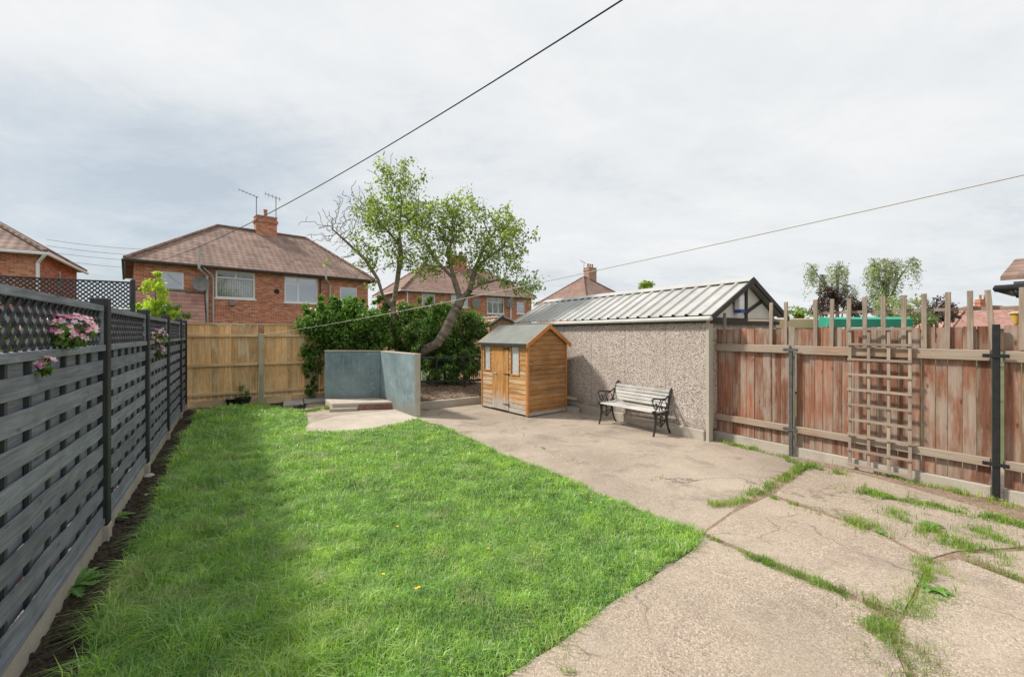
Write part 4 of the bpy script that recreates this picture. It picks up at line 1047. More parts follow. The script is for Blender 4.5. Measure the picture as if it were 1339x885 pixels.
def fartree(name, label, px, Y, blobs, mat, n, leaf, group=None):
    b = at(px, 436, Y); o = thing(name, label, 'tree', (b.x,b.y,0), 0, group); off = np.array([b.x,b.y,0]); P = []; m = MB()
    m.tube([(0,0,0),(0.1,0,1),(0,0,2.2)], [.14,.1,.05], 6)
    for c, r in blobs:
        nsub = 14; sub = blob_pts(c, r, nsub, .4); k = rng.integers(0, nsub, n); P.append(sub[k]+rng.normal(size=(n,3))*min(r)*.28)
        m.tube([(0,0,1.2), Vector(c)-Vector(off)], [.06,.02], 5)
    m.build('trunk', M['bark_far'], o); quads('crown', leaves(np.concatenate(P)-off, leaf, .55, .4), mat, o); return o
fartree('purple_tree', 'dark purple-leaved tree between the birches and the garage gable', 1095, 24, [HB(1075,402,24,.7,.6,.45), HB(1105,392,24,.8,.6,.6), HB(1120,405,24,.6,.6,.5), HB(1085,385,24,.5,.5,.45)], M['purple'], 700, .15)
fartree('purple_tree', 'lower dark purple-leaved tree right of the birches', 1225, 22, [HB(1222,402,22,.7,.6,.5), HB(1240,412,22,.6,.5,.4), HB(1212,415,22,.5,.5,.4)], M['purple'], 700, .14)
fartree('bushy_tree', 'green bushy tree in front of the right birch above the fence', 1175, 21, [HB(1188,402,21,.7,.6,.45), HB(1160,396,23,.8,.6,.5), HB(1205,418,21,.7,.5,.35), HB(1170,415,21,.6,.5,.3)], M['birch'], 600, .14)
fartree('bushy_tree', 'small green treetop showing above the ribbed garage roof', 842, 30, [HB(842,384,30,.7,.6,.5), HB(846,375,30,.4,.4,.5)], M['treeleaf'], 350, .2)
fartree('bushy_tree', 'low green treetop just beyond the garage gable', 1040, 30, [HB(1040,408,30,.9,.6,.4), HB(1055,415,30,.8,.6,.4)], M['treeleaf'], 500, .18)

# ================================================================== HOUSES
def aerial(par, x, y, z, h, kind=0):
    m = MB(); m.tube([(x,y,z),(x,y,z+h)], .025, 6)
    if kind == 0:
        m.tube([(x-.9,y-.1,z+h+.18),(x+.1,y,z+h-.05)], .018, 5)
        for i in range(6):
            t = i/5; px_, pz_ = x-.9+t*.95, z+h+.18-t*.22; m.tube([(px_,y-.25,pz_),(px_,y+.15,pz_)], .012, 4)
    else:
        m.tube([(x-.6,y,z+h+.05),(x+.3,y,z+h-.15)], .018, 5)
        for i in range(5):
            px_ = x-.6+.2*i; m.tube([(px_,y,z+h+.05-.045*i-.13),(px_,y,z+h+.05-.045*i+.13)], .012, 4)
    return m.build('aerial', M['lead'], par)
def chimney(par, x, y, z0, z1, w, dpt, pots, brick='brick'):
    m = MB().box(x-w/2, x+w/2, y-dpt/2, y+dpt/2, z0, z1); c = m.build('chimney', M[brick], par)
    MB().box(x-w/2-.06, x+w/2+.06, y-dpt/2-.06, y+dpt/2+.06, z1-.35, z1-.18).build('corbel', M[brick], c)
    MB().box(x-w/2-.03, x+w/2+.03, y-dpt/2-.03, y+dpt/2+.03, z1+.002, z1+.06).build('capping', M['mortar'], c)
    for i in range(pots):
        px_ = x+(i-(pots-1)/2)*w*.9/max(1, pots); MB().lathe([(.12,0),(.1,.06),(.095,.38),(.12,.4),(.12,.45),(.08,.45)], 10, (px_,y,z1+.06)).build('chimney_pot', M['pot'], c)
    return c
def window(par, x0, x1, z0, z1, yw, axis='y', style=0, blind=False):
    """axis y: window in wall facing -y at y=yw ; axis x: wall facing +x or -x at x=yw (style sign)"""
    def bx(m, a, b, c, d, e, f):
        if axis == 'y': m.box(a, b, yw+c, yw+d, e, f)
        elif axis == '+x': m.box(yw-d, yw-c, a, b, e, f)
        else: m.box(yw+c, yw+d, a, b, e, f)
    w = x1-x0; h = z1-z0; t = .07
    f = MB(); bx(f, x0, x1, .03, .10, z0, z0+t); bx(f, x0, x1, .03, .10, z1-t, z1); bx(f, x0, x0+t, .03, .10, z0+t+.001, z1-t-.001); bx(f, x1-t, x1, .03, .10, z0+t+.001, z1-t-.001)
    if style == 1:   # two top lights over a big pane
        bx(f, x0+t+.001, x1-t-.001, .035, .095, z1-h*.27, z1-h*.27+.06); bx(f, (x0+x1)/2-.03, (x0+x1)/2+.03, .035, .095, z1-h*.27+.061, z1-t-.001)
    if style == 2:   # casement left, fixed right
        bx(f, x0+w*.38, x0+w*.38+.08, .035, .095, z0+t+.001, z1-t-.001); bx(f, x0+t+.001, x0+w*.38-.001, .04, .09, z1-h*.3, z1-h*.3+.06)
    if style == 3:   # several mullions
        for q in (.33, .66): bx(f, x0+w*q-.025, x0+w*q+.025, .035, .095, z0+t+.001, z1-t-.001)
        bx(f, x0+t+.001, x1-t-.001, .04, .09, z1-h*.3, z1-h*.3+.05)
    if style == 4: bx(f, x0+t+.001, x1-t-.001, .04, .09, z1-h*.4, z1-h*.4+.05)
    o = f.build('window', M['upvc'], par)
    p = MB(); bx(p, x0+t*.5, x1-t*.5, .06, .07, z0+t*.5, z1-t*.5); p.build('pane', M['clear' if blind else 'glass'], o)
    s = MB(); bx(s, x0-.06, x1+.06, -.05, .029, z0-.07, z0-.003); s.build('sill', M['upvc'], o)
    if blind:
        b = MB(); n = int(w/.11)
        for i in range(n):
            a = x0+t+(w-2*t)*i/n; bx(b, a, a+.085, .16, .17, z0+t, z1-h*(.27 if style == 1 else .05))
        b.build('blind', M['blind'], o)
        k = MB(); bx(k, x0, x1, .35, .36, z0, z1); k.build('dark_interior', M['void'], o)
    return o
def holewall(m, L0, L1, z0, z1, holes, mp):
    xs = sorted({L0, L1, *[h[0] for h in holes], *[h[1] for h in holes]}); zs = sorted({z0, z1, *[h[2] for h in holes], *[h[3] for h in holes]})
    for i in range(len(xs)-1):
        for j in range(len(zs)-1):
            cx, cz = (xs[i]+xs[i+1])/2, (zs[j]+zs[j+1])/2
            if any(h[0] < cx < h[1] and h[2] < cz < h[3] for h in holes): continue
            m.add([mp(xs[i],0,zs[j]), mp(xs[i+1],0,zs[j]), mp(xs[i+1],0,zs[j+1]), mp(xs[i],0,zs[j+1])], [(0,1,2,3)])
    for a, b, c, d in holes:
        for (p, q) in (((a,c),(b,c)),((b,c),(b,d)),((b,d),(a,d)),((a,d),(a,c))):
            m.add([mp(p[0],0,p[1]), mp(p[0],.2,p[1]), mp(q[0],.2,q[1]), mp(q[0],0,q[1])], [(0,1,2,3)])
def house(name, label, loc, ang, L, D, ze, zr, rx0, rx1, fw=[], lw=[], rw=[], brick='brick', tiles='tiles', fascia='darktrim', ov=.3, group=None):
    """windows lists: (a0,a1,z0,z1,style,blind)"""
    o = thing(name, label, 'house', loc, ang, group)
    m = MB(); x0, x1, y0, y1 = ov, L-ov, ov, D-ov
    holewall(m, x0, x1, 0, ze, [w[:4] for w in fw], lambda a, d, z: (a, y0+d, z))
    holewall(m, y0, y1, 0, ze, [w[:4] for w in lw], lambda a, d, z: (x0+d, a, z))
    holewall(m, y0, y1, 0, ze, [w[:4] for w in rw], lambda a, d, z: (x1-d, a, z))
    m.add([(x0,y1,0),(x1,y1,0),(x1,y1,ze),(x0,y1,ze)], [(0,1,2,3)])
    m.build('wall', M[brick], o)
    for w in fw: window(o, *w[:4], y0, 'y', *w[4:])
    for w in lw: window(o, *w[:4], x0, '-x', *w[4:])
    for w in rw: window(o, *w[:4], x1, '+x', *w[4:])
    r = MB(); c = [(0,0),(L,0),(L,D),(0,D)]; zb = ze; R1 = (rx0,D/2,zr); R2 = (rx1,D/2,zr)
    V = [(x,y,zb+.06) for x,y in c]+[R1,R2]+[(x,y,zb) for x,y in c]
    r.add(V, [(0,1,5,4),(1,2,5),(2,3,4,5),(3,0,4),(6,9,8,7),(0,6,7,1),(1,7,8,2),(2,8,9,3),(3,9,6,0)])
    ro = r.build('roof', M[tiles], o)
    h = MB()
    for a, b in (((0,0,zb+.07),R1),((0,D,zb+.07),R1),((L,0,zb+.07),R2),((L,D,zb+.07),R2),(R1,R2)):
        if (Vector(a)-Vector(b)).length < .2: continue
        h.tube([Vector(a)+Vector((0,0,.02)), Vector(b)+Vector((0,0,.02))], .09, 6)
    h.build('ridge_tiles', M[tiles], ro)
    q = MB(); t = .12
    q.box(-.1, L+.1, -.11, -.003, zb-.08, zb+.03); q.box(-.11, -.003, -.0, D, zb-.08, zb+.03); q.box(L+.003, L+.11, 0, D, zb-.08, zb+.03)
    q.build('gutter', M[fascia], o, bevel=.02)
    return o, ro

# --- house 1 (large semi behind the golden fence)
E1 = Vector((-16.97,18.6,0)); a1 = math.atan2(.673,.74)
def h1(px, py=None):
    q = (px-669.5)/F; a = (17.17+18.82*q)/(.74-.673*q); Y = 18.82+.673*a
    return a if py is None else (a, CAM_H+(436-py)*Y/F)
def h1w(x0, x1, ya, yb, *st):
    aL, zt = h1(x0, ya); aR = h1(x1); zb = h1(x0, yb)[1]; return (aL, aR, zb, zt, *st)
fw = [h1w(204.5,240.5,354,380.5,0,False), h1w(282,333.5,353,389,1,True), h1w(372,415.5,361,395,2,False), h1w(444.5,467,375,392.5,0,False)]
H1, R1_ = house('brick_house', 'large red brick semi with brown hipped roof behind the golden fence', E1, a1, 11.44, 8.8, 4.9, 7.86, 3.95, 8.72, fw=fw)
ch = chimney(R1_, 6.4, 4.4, 7.2, 8.75, 1.1, .75, 1)
aerial(H1, 5.85, 4.1, 7.6, 2.3, 0); aerial(H1, 7.05, 4.7, 7.7, 2.6, 1)
for px, zt in ((270.4, 5.6), (431, 5.7)):
    a = h1(px); m = MB(); m.tube([(a-.35,-.15,zt),(a-.35,-.15,4.75),(a,.18,4.45),(a,.18,0)], .055, 8); m.build('soil_pipe', M['pipe'], H1)
a = h1(278.5); MB().tube([(a-.45,-.05,4.85),(a-.05,.18,4.5),(a,.2,4.3),(a,.2,0)], .04, 8).build('downpipe', M['pipe'], H1)
a = h1(418); MB().tube([(a,.2,4.8),(a,.2,3.0)], .035, 6).build('downpipe', M['darktrim'], H1)
a, z = h1(261,372); dd = MB(); pr = [(.0,.0)]+[(.36*math.sin(R(q*9)), .0) for q in range(1,6)]
vs = []; n = 20
for k_, (rr_, dp) in enumerate([(.0,.10),(.14,.085),(.26,.05),(.34,0)]):
    for i in range(n):
        t = 2*math.pi*i/n; vs.append((a+rr_*math.cos(t), -.18+dp, z+rr_*math.sin(t)*1.0))
fs = []
for k_ in range(3):
    for i in range(n): fs.append((k_*n+i, k_*n+(i+1)%n, (k_+1)*n+(i+1)%n, (k_+1)*n+i))
dd.add(vs, fs); ds = dd.build('satellite_dish', M['lead'], H1, smooth=True)
MB().tube([(a,.3,z-.25),(a,-.1,z-.1)], .025, 6).build('dish_arm', M['lead'], ds)
a, z = h1(362,381); MB().tube([(a,.27,z),(a,.31,z)], .13, 12).build('vent', M['void'], H1)
a, z = h1(303,396.5); MB().box(a-.12,a+.12,.1,.29,z-.12,z+.08).build('wall_lamp', M['lead'], H1, bevel=.02)
aL, zt = h1(282,424.5); aR = h1(333); MB().box(aL,aR,.24,.29,zt-.1,zt+.06).build('window_head', M['upvc'], H1)
# rear extension roof against the left half
ex = MB(); aR = h1(266.5); 
ex.add([(.35,.27,3.62),(aR,.27,3.62),(aR,-.32,2.2),(.35,-.32,2.2),(.35,.27,3.52),(aR,.27,3.52),(aR,-.32,2.1),(.35,-.32,2.1)], [(3,2,1,0),(4,5,6,7),(0,1,5,4),(2,3,7,6),(1,2,6,5),(3,0,4,7)])
ex.build('extension_roof', M['tiles_pink'], H1); MB().box(.36,aR-.01,-.25,.29,0,2.1).build('extension_wall', M['brick'], H1)
MB().box(.34,aR+.01,.2,.285,3.63,3.74).build('flashing', M['tiles_grey'], H1)

# --- house 2
E2 = Vector((-8.2,31.6,0)); ang2 = R(33.2)
def h2(px, py=None):
    c, s = math.cos(ang2), math.sin(ang2); X0 = E2.x-.3*s; Y0 = E2.y+.3*c; q = (px-669.5)/F
    a = (q*Y0-X0)/(c-q*s); Y = Y0+a*s; return a if py is None else (a, CAM_H+(436-py)*Y/F)
def h2w(x0, x1, ya, yb, *st):
    aL, zt = h2(x0, ya); aR = h2(x1); zb = h2(x0, yb)[1]; return (aL, aR, zb, min(zt,4.82), *st)
fw2 = [h2w(552,569,384,400,4,True), h2w(590,612,385,401,2,False), h2w(637,659,389,410,3,True), h2w(676,686,394.5,410,4,False)]
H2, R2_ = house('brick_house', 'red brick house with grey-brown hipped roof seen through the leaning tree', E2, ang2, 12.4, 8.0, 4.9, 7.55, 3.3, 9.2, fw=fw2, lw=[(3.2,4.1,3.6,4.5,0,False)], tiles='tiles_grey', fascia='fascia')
chimney(R2_, 6.6, 4, 7.0, 8.6, 1.3, .8, 2); 
for px in (532, 667): a = h2(px); MB().tube([(a,.2,4.8),(a,.2,0)], .06, 6).build('downpipe', M['upvc'], H2)
for px in (624, 668):
    a, z = h2(px, 397); dsh = MB().lathe([(.02,0),(.3,.05),(.38,.12)], 14, (0,0,0)).build('satellite_dish', M['lead'], H2)
    dsh.location = (a-.3,.05,z); dsh.rotation_euler = (R(90),0,0)

# --- house 3
H3, R3_ = house('brick_house', 'house with brown pyramid roof and brick chimney above the garage roof', Vector((7.6,43.5,0)), R(34.8), 8.2, 8.8, 4.9, 8.2, 3.9, 4.3, tiles='tiles_grey', fascia='fascia')
chimney(R3_, 5.0, 4.4, 7.3, 9.3, 1.2, .9, 3, 'brick_pale'); aerial(H3, 4.0, 4.4, 8.0, 2.0, 1)
H4, R4_ = house('brick_house', 'far house showing only its chimney and ridge above the garage roof', at(867,436,60).xy.to_3d()-Vector((4.5,2,0)), R(20), 9, 8, 4.9, 7.4, 3.5, 5.5, tiles='tiles_grey')
chimney(R4_, 4.6, 4, 6.9, 8.6, 1.4, .9, 3, 'brick_pale')
# --- house 5, left edge
H5, R5_ = house('brick_house', 'brick house with brown hipped roof at the left edge beyond the trellis', Vector((-27.06,11.41,0)), R(35.4), 10, 6.9, 4.9, 7.35, 3.4, 6.6, fw=[(7.6,8.6,3.6,4.75,0,False)], rw=[(3.3,3.85,3.7,4.55,0,False)], fascia='upvc')
MB().tube([(9.99,-.06,4.82),(9.74,.2,4.5),(9.74,.2,0)], .06, 8).build('downpipe', M['upvc'], H5)
# --- far right house
H6, R6_ = house('brick_house', 'distant low house with reddish roof and chimney at the far right', at(1245,436,42).xy.to_3d(), R(-12), 11, 8, 2.15, 4.5, 4.0, 7.0, brick='brick_pale', tiles='tiles_pink', fascia='fascia')
chimney(R6_, 5.4, 4, 4.0, 5.2, .9, .7, 2)
# --- near outhouse, top right
oh = thing('outhouse', 'corner of a nearby brick outhouse with white fascia and black gutter at the right edge', 'outhouse', at(1332,436,7.2).xy.to_3d(), R(-56.4))
MB().box(.1,3,0,2.5,0,2.38).build('wall', M['brick'], oh)
MB().add([(-.18,-.2,2.62),(3,-.2,2.62),(3,1.2,3.05),(-.18,1.2,3.05),(-.18,-.2,2.55),(3,-.2,2.55),(3,1.2,2.98),(-.18,1.2,2.98)], [(0,1,2,3),(7,6,5,4),(0,4,5,1),(1,5,6,2),(2,6,7,3),(3,7,4,0)]).build('roof', M['tiles_grey'], oh)
MB().box(-.05,3,-.06,2.4,2.385,2.53).build('fascia', M['upvc'], oh)
gu = MB(); gu.tube([(-.25,-.16,2.42),(3,-.16,2.42)], .06, 10); gu.tube([(-.22,-.16,2.42),(-.22,1.5,2.42)], .055, 10); gu.tube([(-.02,-.16,2.40),(.02,-.14,2.28),(.16,-.05,2.22),(.18,-.05,0)], .045, 8)
gu.build('gutter', M['black'], oh, smooth=True)

# ================================================================== THINGS BEYOND THE RIGHT FENCE
def perp_loc(px, Y): return at(px, 436, Y).xy.to_3d()
gc = thing('garden_canopy', 'green sheeted canopy roof showing above the reddish fence', 'canopy', perp_loc(1088,11), R(-3))
MB().add([(0,0,2.02),(2.0,0,2.02),(2.05,.3,2.08),(2.0,.7,2.10),(.12,.7,2.10),(0,0,1.82),(2.0,0,1.82),(2.0,.7,1.82),(.12,.7,1.82)], [(0,1,2,3,4),(0,5,6,1),(1,6,7,3,2),(4,3,7,8),(0,4,8,5),(5,8,7,6)]).build('sheet', M['green_tarp'], gc)
for x in (.05, 1.95): MB().box(x-.03,x+.03,.2,.26,0,1.9).build('leg', M['lead'], gc)
cb = thing('storage_shed', 'low cream roofed store beyond the fence left of the green canopy', 'shed', perp_loc(998,12), R(-4))
MB().box(.1,2.0,.1,1.2,0,1.78).build('wall', M['creamwall'], cb); MB().box(.16,2.02,0,1.3,1.79,2.07).build('roof', M['cream'], cb, bevel=.02)
MB().box(-.12,.14,-.02,.3,1.7,2.05).build('door_panel', M['teal'], cb)
gl = thing('bird_feeder', 'yellow cone bird feeder on a pole behind the fence at the right', 'bird feeder', perp_loc(1329,7.5))
MB().tube([(0,0,0),(0,0,1.9)], .014, 6).build('pole', M['upvc'], gl); MB().lathe([(.015,1.78),(.035,1.84),(.075,1.98),(.08,2.0)], 14).build('cone', M['yellow'], gl, smooth=True); MB().lathe([(.1,2.0),(.10,2.015),(.03,2.04)], 14).build('lid', M['cream'], gl)

# ================================================================== WIRES
def wire(name, label, a, b, sag, r, mat, n=40):
    a = Vector(a); b = Vector(b); o = MB(); pts = [a.lerp(b, i/n)-Vector((0,0,4*sag*(i/n)*(1-i/n)))-a for i in range(n+1)]
    o.tube(pts, r, 6); ob = o.build(name, mat); ob.location = a; return tag(ob, label, 'wire')
wire('overhead_cable', 'thick black overhead cable slanting from the big brick house up across the sky', (-16.11,19.36,4.95), (5.6,1.9,6.5), .62, .011, M['black'])
wire('washing_line', 'pale washing line stretched across the yard from the golden fence post to the right', (-5.91,9.9,1.62), (3.3,1.28,2.53), .1, .0033, M['cablew'])
for i, (ya, yb, lb) in enumerate(((313,322,'topmost'), (321,330,'second from top'), (329,336,'third from top'), (338,347,'lowest'))):
    wire('phone_line', lb+' thin phone line between the two left houses', at(60,ya,30), at(260,yb+4,36), .3, .012, M['darktrim'], 16)

# ================================================================== SMALL THINGS
def planter(px, py, r, hgt, label, plant=True):
    x, y = g(px, py); p = thing('plant_pot', label, 'plant pot', (x,y,.01))
    MB().lathe([(r*.72,0),(r*.98,hgt-.03),(r*1.06,hgt-.03),(r*1.06,hgt),(r*.94,hgt),(r*.9,hgt-.03)], 18).build('pot', M['plasticblack'], p, smooth=False)
    MB().lathe([(r*.9,hgt-.032),(r*.9,hgt-.03)], 16).build('compost', M['soil'], p)
    return p
planter(303, 531, .11, .16, 'smaller empty black plastic pot left of the potted shrub')
planter(318, 533, .155, .22, 'larger black plastic pot holding a small shrub by the golden fence')
x, y = g(318, 533)
bush('potted_shrub', 'small round green shrub growing in the larger black pot', 'shrub', [((x,y,.36),(.17,.17,.14)), ((x,y,.3),(.12,.12,.1))], 900, .035, M['hedge'], M['treeleaf'], .5, stems=[((x,y,.2),(x,y,.4),.012)])
def flowers(name, label, s, z, r, n, off=-.10, cat='flowers', mat='pink', leafn=400):
    x, y = LF(s, -off); o = thing(name, label, cat, (x,y,0))
    P = blob_pts((0,0,z), r, leafn, .2); P[:,2] -= .03
    quads('foliage', leaves(P, .045, .5, .5), M['hedge'], o)
    Q = blob_pts((0,0,z+.02), (r[0]*1.05,r[1]*1.05,r[2]*1.1), n, .75); V = []
    for q in Q:
        nn = (q-np.array([0,0,z]))/np.array(r); nn = nn*.6+np.array([.7,-.3,.4]); nn /= np.linalg.norm(nn)
        a = np.cross(nn, [0,0,1]); a /= np.linalg.norm(a); b = np.cross(nn, a); R0 = random.uniform(.014, .022)
        for k_ in range(5):
            t = k_*2*math.pi/5; d = a*math.cos(t)+b*math.sin(t); e = np.cross(nn, d)
            V.append([q+nn*.0, q+d*R0*.6+e*R0*.45+nn*.004, q+d*R0*1.15+nn*.006, q+d*R0*.6-e*R0*.45+nn*.004])
    quads('blossom', np.array(V), M[mat], o)
    m = MB()
    for k_ in range(min(8, len(Q))):
        q = Q[k_]; m.tube([(0,0,z-r[2]*.8),tuple(q*.5+np.array([0,0,z*.5])),tuple(q)], .003, 4)
    m.build('stem', M['treeleaf'], o)
    return o
flowers('petunia_plant', 'largest clump of pink and white petunias pushing through the nearest trellis', -1.06, 1.662, (.10,.13,.08), 70, off=-.07)
flowers('petunia_plant', 'small drooping pink petunia sprig below the largest clump', -1.42, 1.488, (.03,.035,.03), 6, off=-.06, leafn=50)
flowers('petunia_plant', 'distant clump of pink petunias on the fourth trellis bay', 2.55, 1.60, (.08,.14,.10), 40, off=-.07, leafn=250)
flowers('petunia_plant', 'pink petunias trailing just under the distant clump', 2.5, 1.42, (.05,.10,.06), 16, off=-.07, leafn=90)
flowers('petunia_plant', 'pink petunias seen behind the trellis at the left edge', -1.05, 1.66, (.10,.30,.10), 40, off=.16, leafn=450)
# neighbour's beds glimpsed through the slats
# neighbour's climber seen through the lattice
x, y = LF(-.9, -1.2)
bush('neighbour_shrub', 'green shrub in the next garden seen through the lattice', 'shrub', [((x,y,1.5),(.4,.5,.4)), ((x-.3,y+.8,1.4),(.4,.5,.45)), ((x,y,.7),(.4,.5,.6))], 500, .07, M['hedge'], M['limeleaf'], .5, stems=[((x,y,0),(x,y,1.4),.03)])

def weed(px, py, n, L, label, mat='weedgrass', wd=.32, zb=.01, jag=.35):
    x, y = g(px, py); o = thing('weed', label, 'weed', (x,y,zb)); m = MB()
    for i in range(n):
        a = 2*math.pi*i/n+random.uniform(-.3,.3); l = L*random.uniform(.6,1.1); d = Vector((math.cos(a),math.sin(a),0)); s_ = Vector((-d.y,d.x,0)); e = random.uniform(.25,.75)
        vs = []; K = 15
        for k_ in range(K+1):
            t = k_/K; p = d*l*t*math.cos(e*.6)+Vector((0,0,l*(e*t-.8*e*t*t))); w_ = l*wd*.5*math.sin(math.pi*min(1,t*.92+.08))**.8*(1-jag+jag*2*(k_ % 2))
            vs += [p-s_*w_+Vector((0,0,w_*.3)), p, p+s_*w_+Vector((0,0,w_*.3))]
        m.add(vs, [(k_*3+j, k_*3+j+1, k_*3+j+4, k_*3+j+3) for k_ in range(K) for j in range(2)])
    m.build('rosette', M[mat], o); return o
for s_, lb, mt in ((-1.15,'pink blooms low behind the nearest fence panel close to the left edge','pink'), (-.6,'red blooms low behind the nearest fence panel close to its post','red'), (.8,'red blooms low behind the second fence panel','red')):
    flowers('bedding_flowers', lb, s_, .17, (.12,.26,.15), 90, off=.20, mat=mt, leafn=90)
M['weedleaf'] = m_leaf('weed_leaf', [(.10,.24,.05), (.15,.32,.07), (.2,.38,.1)], .3, .3)
weed(95, 770, 19, .22, 'large jagged dandelion rosette in the soil beside the fence', 'weedleaf', .24, .01, .5)
weed(152, 680, 8, .16, 'small leafy weed growing between fence and lawn edge', 'weedleaf')
weed(340, 842, 16, .06, 'broadleaf weed in the lawn near the bottom edge', 'weedleaf', .6, .05, .05)
weed(175, 872, 16, .07, 'pale broadleaf weed at the lawn edge in the bottom left corner', 'weedleaf', .6, .05, .05)
weed(232, 682, 6, .09, 'small broadleaf weed in the long grass near the first fence post', 'weedleaf', .5, .06)
weed(1222, 775, 10, .09, 'low leafy weed in the crack between two concrete slabs', 'weedleaf', .4)
weed(1150, 700-2, 8, .06, 'yellowing flat weed on the concrete near the grassy crack', 'weedleaf', .4)
weed(1215, 690, 10, .10, 'leafy weed in the grassy strip below the trellis', 'weedleaf', .4)
for i, (px, py) in enumerate([(545,790),(518,705),(545,788),(722,610),(735,608),(428,612),(410,633),(498,770),(762,660),(800,668),(770,672),(640,735)]):
    x, y = g(px, py-5); x += random.uniform(-.02,.02); o = bpy.data.objects.new('dandelion_flower', None)
    bpy.data.objects.remove(o)
    V = []; 
    for k_ in range(10):
        t = k_*math.pi/5; d = np.array([math.cos(t),math.sin(t),.25]); e = np.array([-math.sin(t),math.cos(t),0]); c = np.array([0,0,0.])
        V.append([c, d*.007+e*.004, d*.013, d*.007-e*.004])
    q = quads('dandelion_flower', np.array(V), M['yellow_p']); q.location = (x,y,.075)
    tag(q, 'tiny yellow dandelion flower in the lawn', 'flower', 'yellow flowers dotted in the lawn')
def rock(px, py, r, label, sc=(1,1,.45)):
    x, y = g(px, py); m = MB(); n = 9
    for j in range(5):
        th = math.pi*(j+.5)/5
        for i in range(n):
            t = 2*math.pi*i/n; rr_ = r*random.uniform(.85,1.1); m.v.append((rr_*math.sin(th)*math.cos(t)*sc[0], rr_*math.sin(th)*math.sin(t)*sc[1], rr_*math.cos(th)*sc[2]+r*sc[2]*.7))
    for j in range(4):
        for i in range(n): m.f.append((j*n+i, (j+1)*n+i, (j+1)*n+(i+1)%n, j*n+(i+1)%n))
    m.f.append(tuple(range(n))); m.f.append(tuple(reversed(range(4*n,5*n))))
    o = m.build('stone', M['stone'], smooth=True); o.location = (x,y,.004); return tag(o, label, 'stone')
rock(195, 624, .055, 'flat pale stone on the soil beside the second fence post')
rock(192, 648, .025, 'small pale stone in the border nearer the camera than the flat one')
rock(20, 872, .03, 'small pale stone on dark soil in the bottom left corner')

# ================================================================== CAMERA, LIGHT, SKY
cam = bpy.data.cameras.new('camera'); co = bpy.data.objects.new('camera', cam); COL.objects.link(co)
co.location = (0,0,CAM_H); co.rotation_euler = (R(90),0,0)
cam.sensor_width = 36; cam.lens = F/1339*36; cam.shift_y = -6.5/1339; cam.clip_start = .05; cam.clip_end = 2000
scn.camera = co
sunv = Vector((-.98,.20,0)).normalized(); el = R(46)
dirv = Vector((sunv.x*math.cos(el), sunv.y*math.cos(el), math.sin(el)))
sl_ = bpy.data.lights.new('sun', 'SUN'); sl_.energy = 3.1; sl_.angle = R(6); sl_.color = (1,.945,.86)
so = bpy.data.objects.new('sun', sl_); COL.objects.link(so); so.rotation_euler = dirv.to_track_quat('Z','Y').to_euler(); so.location = (-10,0,20)

w = bpy.data.worlds.new('World'); scn.world = w; w.use_nodes = True; nt = w.node_tree; N = nt.nodes; Lk = nt.links
for n in list(N): N.remove(n)
out = N.new('ShaderNodeOutputWorld')
sky = N.new('ShaderNodeTexSky'); sky.sky_type = 'NISHITA'; sky.sun_disc = False; sky.sun_elevation = el; sky.sun_rotation = math.atan2(dirv.x, dirv.y)
b1 = N.new('ShaderNodeBackground'); b1.inputs[1].default_value = .10; Lk.new(sky.outputs[0], b1.inputs[0])
tc = N.new('ShaderNodeTexCoord'); sp = N.new('ShaderNodeSeparateXYZ'); Lk.new(tc.outputs['Generated'], sp.inputs[0])
def mth(op, a, b=0.0, c=None):
    m = N.new('ShaderNodeMath'); m.operation = op
    for i, v_ in enumerate((a, b, c)):
        if v_ is None: continue
        if isinstance(v_, (int, float)): m.inputs[i].default_value = v_
        else: Lk.new(v_, m.inputs[i])
    return m.outputs[0]
zz = mth('MAXIMUM', sp.outputs[2], .0); den = mth('ADD', zz, .22)
cb_ = N.new('ShaderNodeCombineXYZ'); Lk.new(mth('DIVIDE', sp.outputs[0], den), cb_.inputs[0]); Lk.new(mth('DIVIDE', sp.outputs[1], den), cb_.inputs[1])
def wn(scale, detail, rough, dist, sx=1, sy=1, off=(0,0,0)):
    mp = N.new('ShaderNodeMapping'); Lk.new(cb_.outputs[0], mp.inputs[0]); mp.inputs['Scale'].default_value = (sx,sy,1); mp.inputs['Location'].default_value = off
    n = N.new('ShaderNodeTexNoise'); Lk.new(mp.outputs[0], n.inputs['Vector']); n.inputs['Scale'].default_value = scale; n.inputs['Detail'].default_value = detail
    n.inputs['Roughness'].default_value = rough; n.inputs['Distortion'].default_value = dist; return n.outputs['Fac']
def rmp(f, stops):
    r = N.new('ShaderNodeValToRGB'); Lk.new(f, r.inputs[0]); cr_ = r.color_ramp
    while len(cr_.elements) < len(stops): cr_.elements.new(.5)
    for e, (p, c) in zip(cr_.elements, stops):
        e.position = p; e.color = (*((c,c,c) if isinstance(c,(int,float)) else c), 1)
    return r.outputs[0]
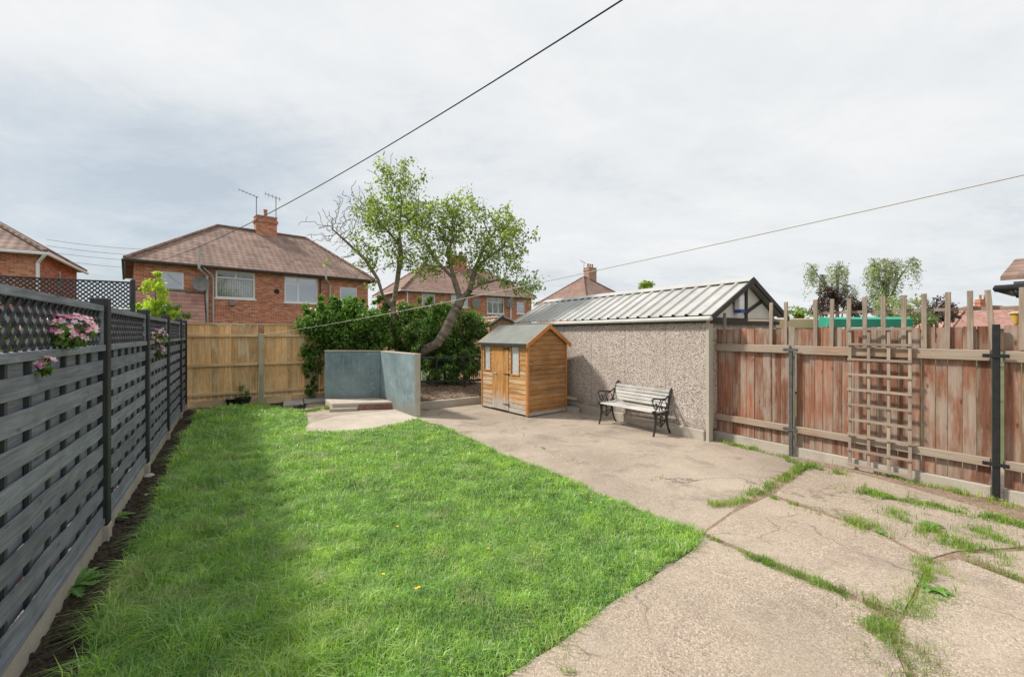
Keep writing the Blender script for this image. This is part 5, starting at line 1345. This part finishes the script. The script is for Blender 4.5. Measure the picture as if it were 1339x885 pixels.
nA = wn(.9, 7, .55, .3, .7, 1.5, (3.1,1.7,0)); nB = wn(2.6, 9, .66, .5, 1.0, 1.25, (7,2,0)); nC = wn(7, 9, .7, .8, 1, 1, (2,9,0))
cl = mth('ADD', mth('ADD', mth('MULTIPLY', nA, .58), mth('MULTIPLY', nB, .30)), mth('MULTIPLY', nC, .12))
# lower sky is a little darker and bluer
elv = rmp(zz, [(0, .13), (.22, .115), (.42, .04), (.6, .03)])
lowb = rmp(zz, [(.10, 1), (.34, 1), (.46, 0)])
leftb = mth('MULTIPLY', rmp(mth('MULTIPLY', sp.outputs[0], -1.0), [(.30, 0), (.60, .17)]), lowb)
cl2 = mth('SUBTRACT', mth('ADD', mth('SUBTRACT', mth('MULTIPLY_ADD', cl, .9, .05), elv), .075), leftb)
ccol = rmp(cl2, [(.24, (.50,.56,.61)), (.36, (.65,.695,.73)), (.46, (.78,.805,.825)), (.60, (.88,.885,.885))])
b2 = N.new('ShaderNodeBackground'); b2.inputs[1].default_value = .70; Lk.new(ccol, b2.inputs[0])
fac = rmp(cl2, [(.30, .88), (.42, .97)])
mx = N.new('ShaderNodeMixShader'); Lk.new(fac, mx.inputs[0]); Lk.new(b1.outputs[0], mx.inputs[1]); Lk.new(b2.outputs[0], mx.inputs[2]); Lk.new(mx.outputs[0], out.inputs[0])

vs_ = scn.view_settings; vs_.view_transform = 'Standard'; vs_.look = 'None'; vs_.exposure = .60; vs_.gamma = 1; vs_.use_curve_mapping = False
# repeats share a group phrase
GRP = {'petunia_plant': 'petunias growing through the charcoal fence', 'bedding_flowers': 'bedding flowers behind the charcoal fence', 'birch_tree': 'pair of birches beyond the right fence',
       'phone_line': 'thin phone lines between the left houses', 'brick_house': 'brick houses around the yard', 'paving_slab': 'loose paving slabs by the golden fence', 'weed': 'leafy weeds in the yard',
       'stone': 'pale stones on the border soil', 'plant_pot': 'black plant pots by the golden fence', 'purple_tree': 'purple-leaved trees beyond the right fence', 'bushy_tree': 'green treetops beyond the yard'}
for o in COL.objects:
    if o.parent is None and 'category' in o.keys():
        k = o.name.split('.')[0]
        if k in GRP: o['group'] = GRP[k]
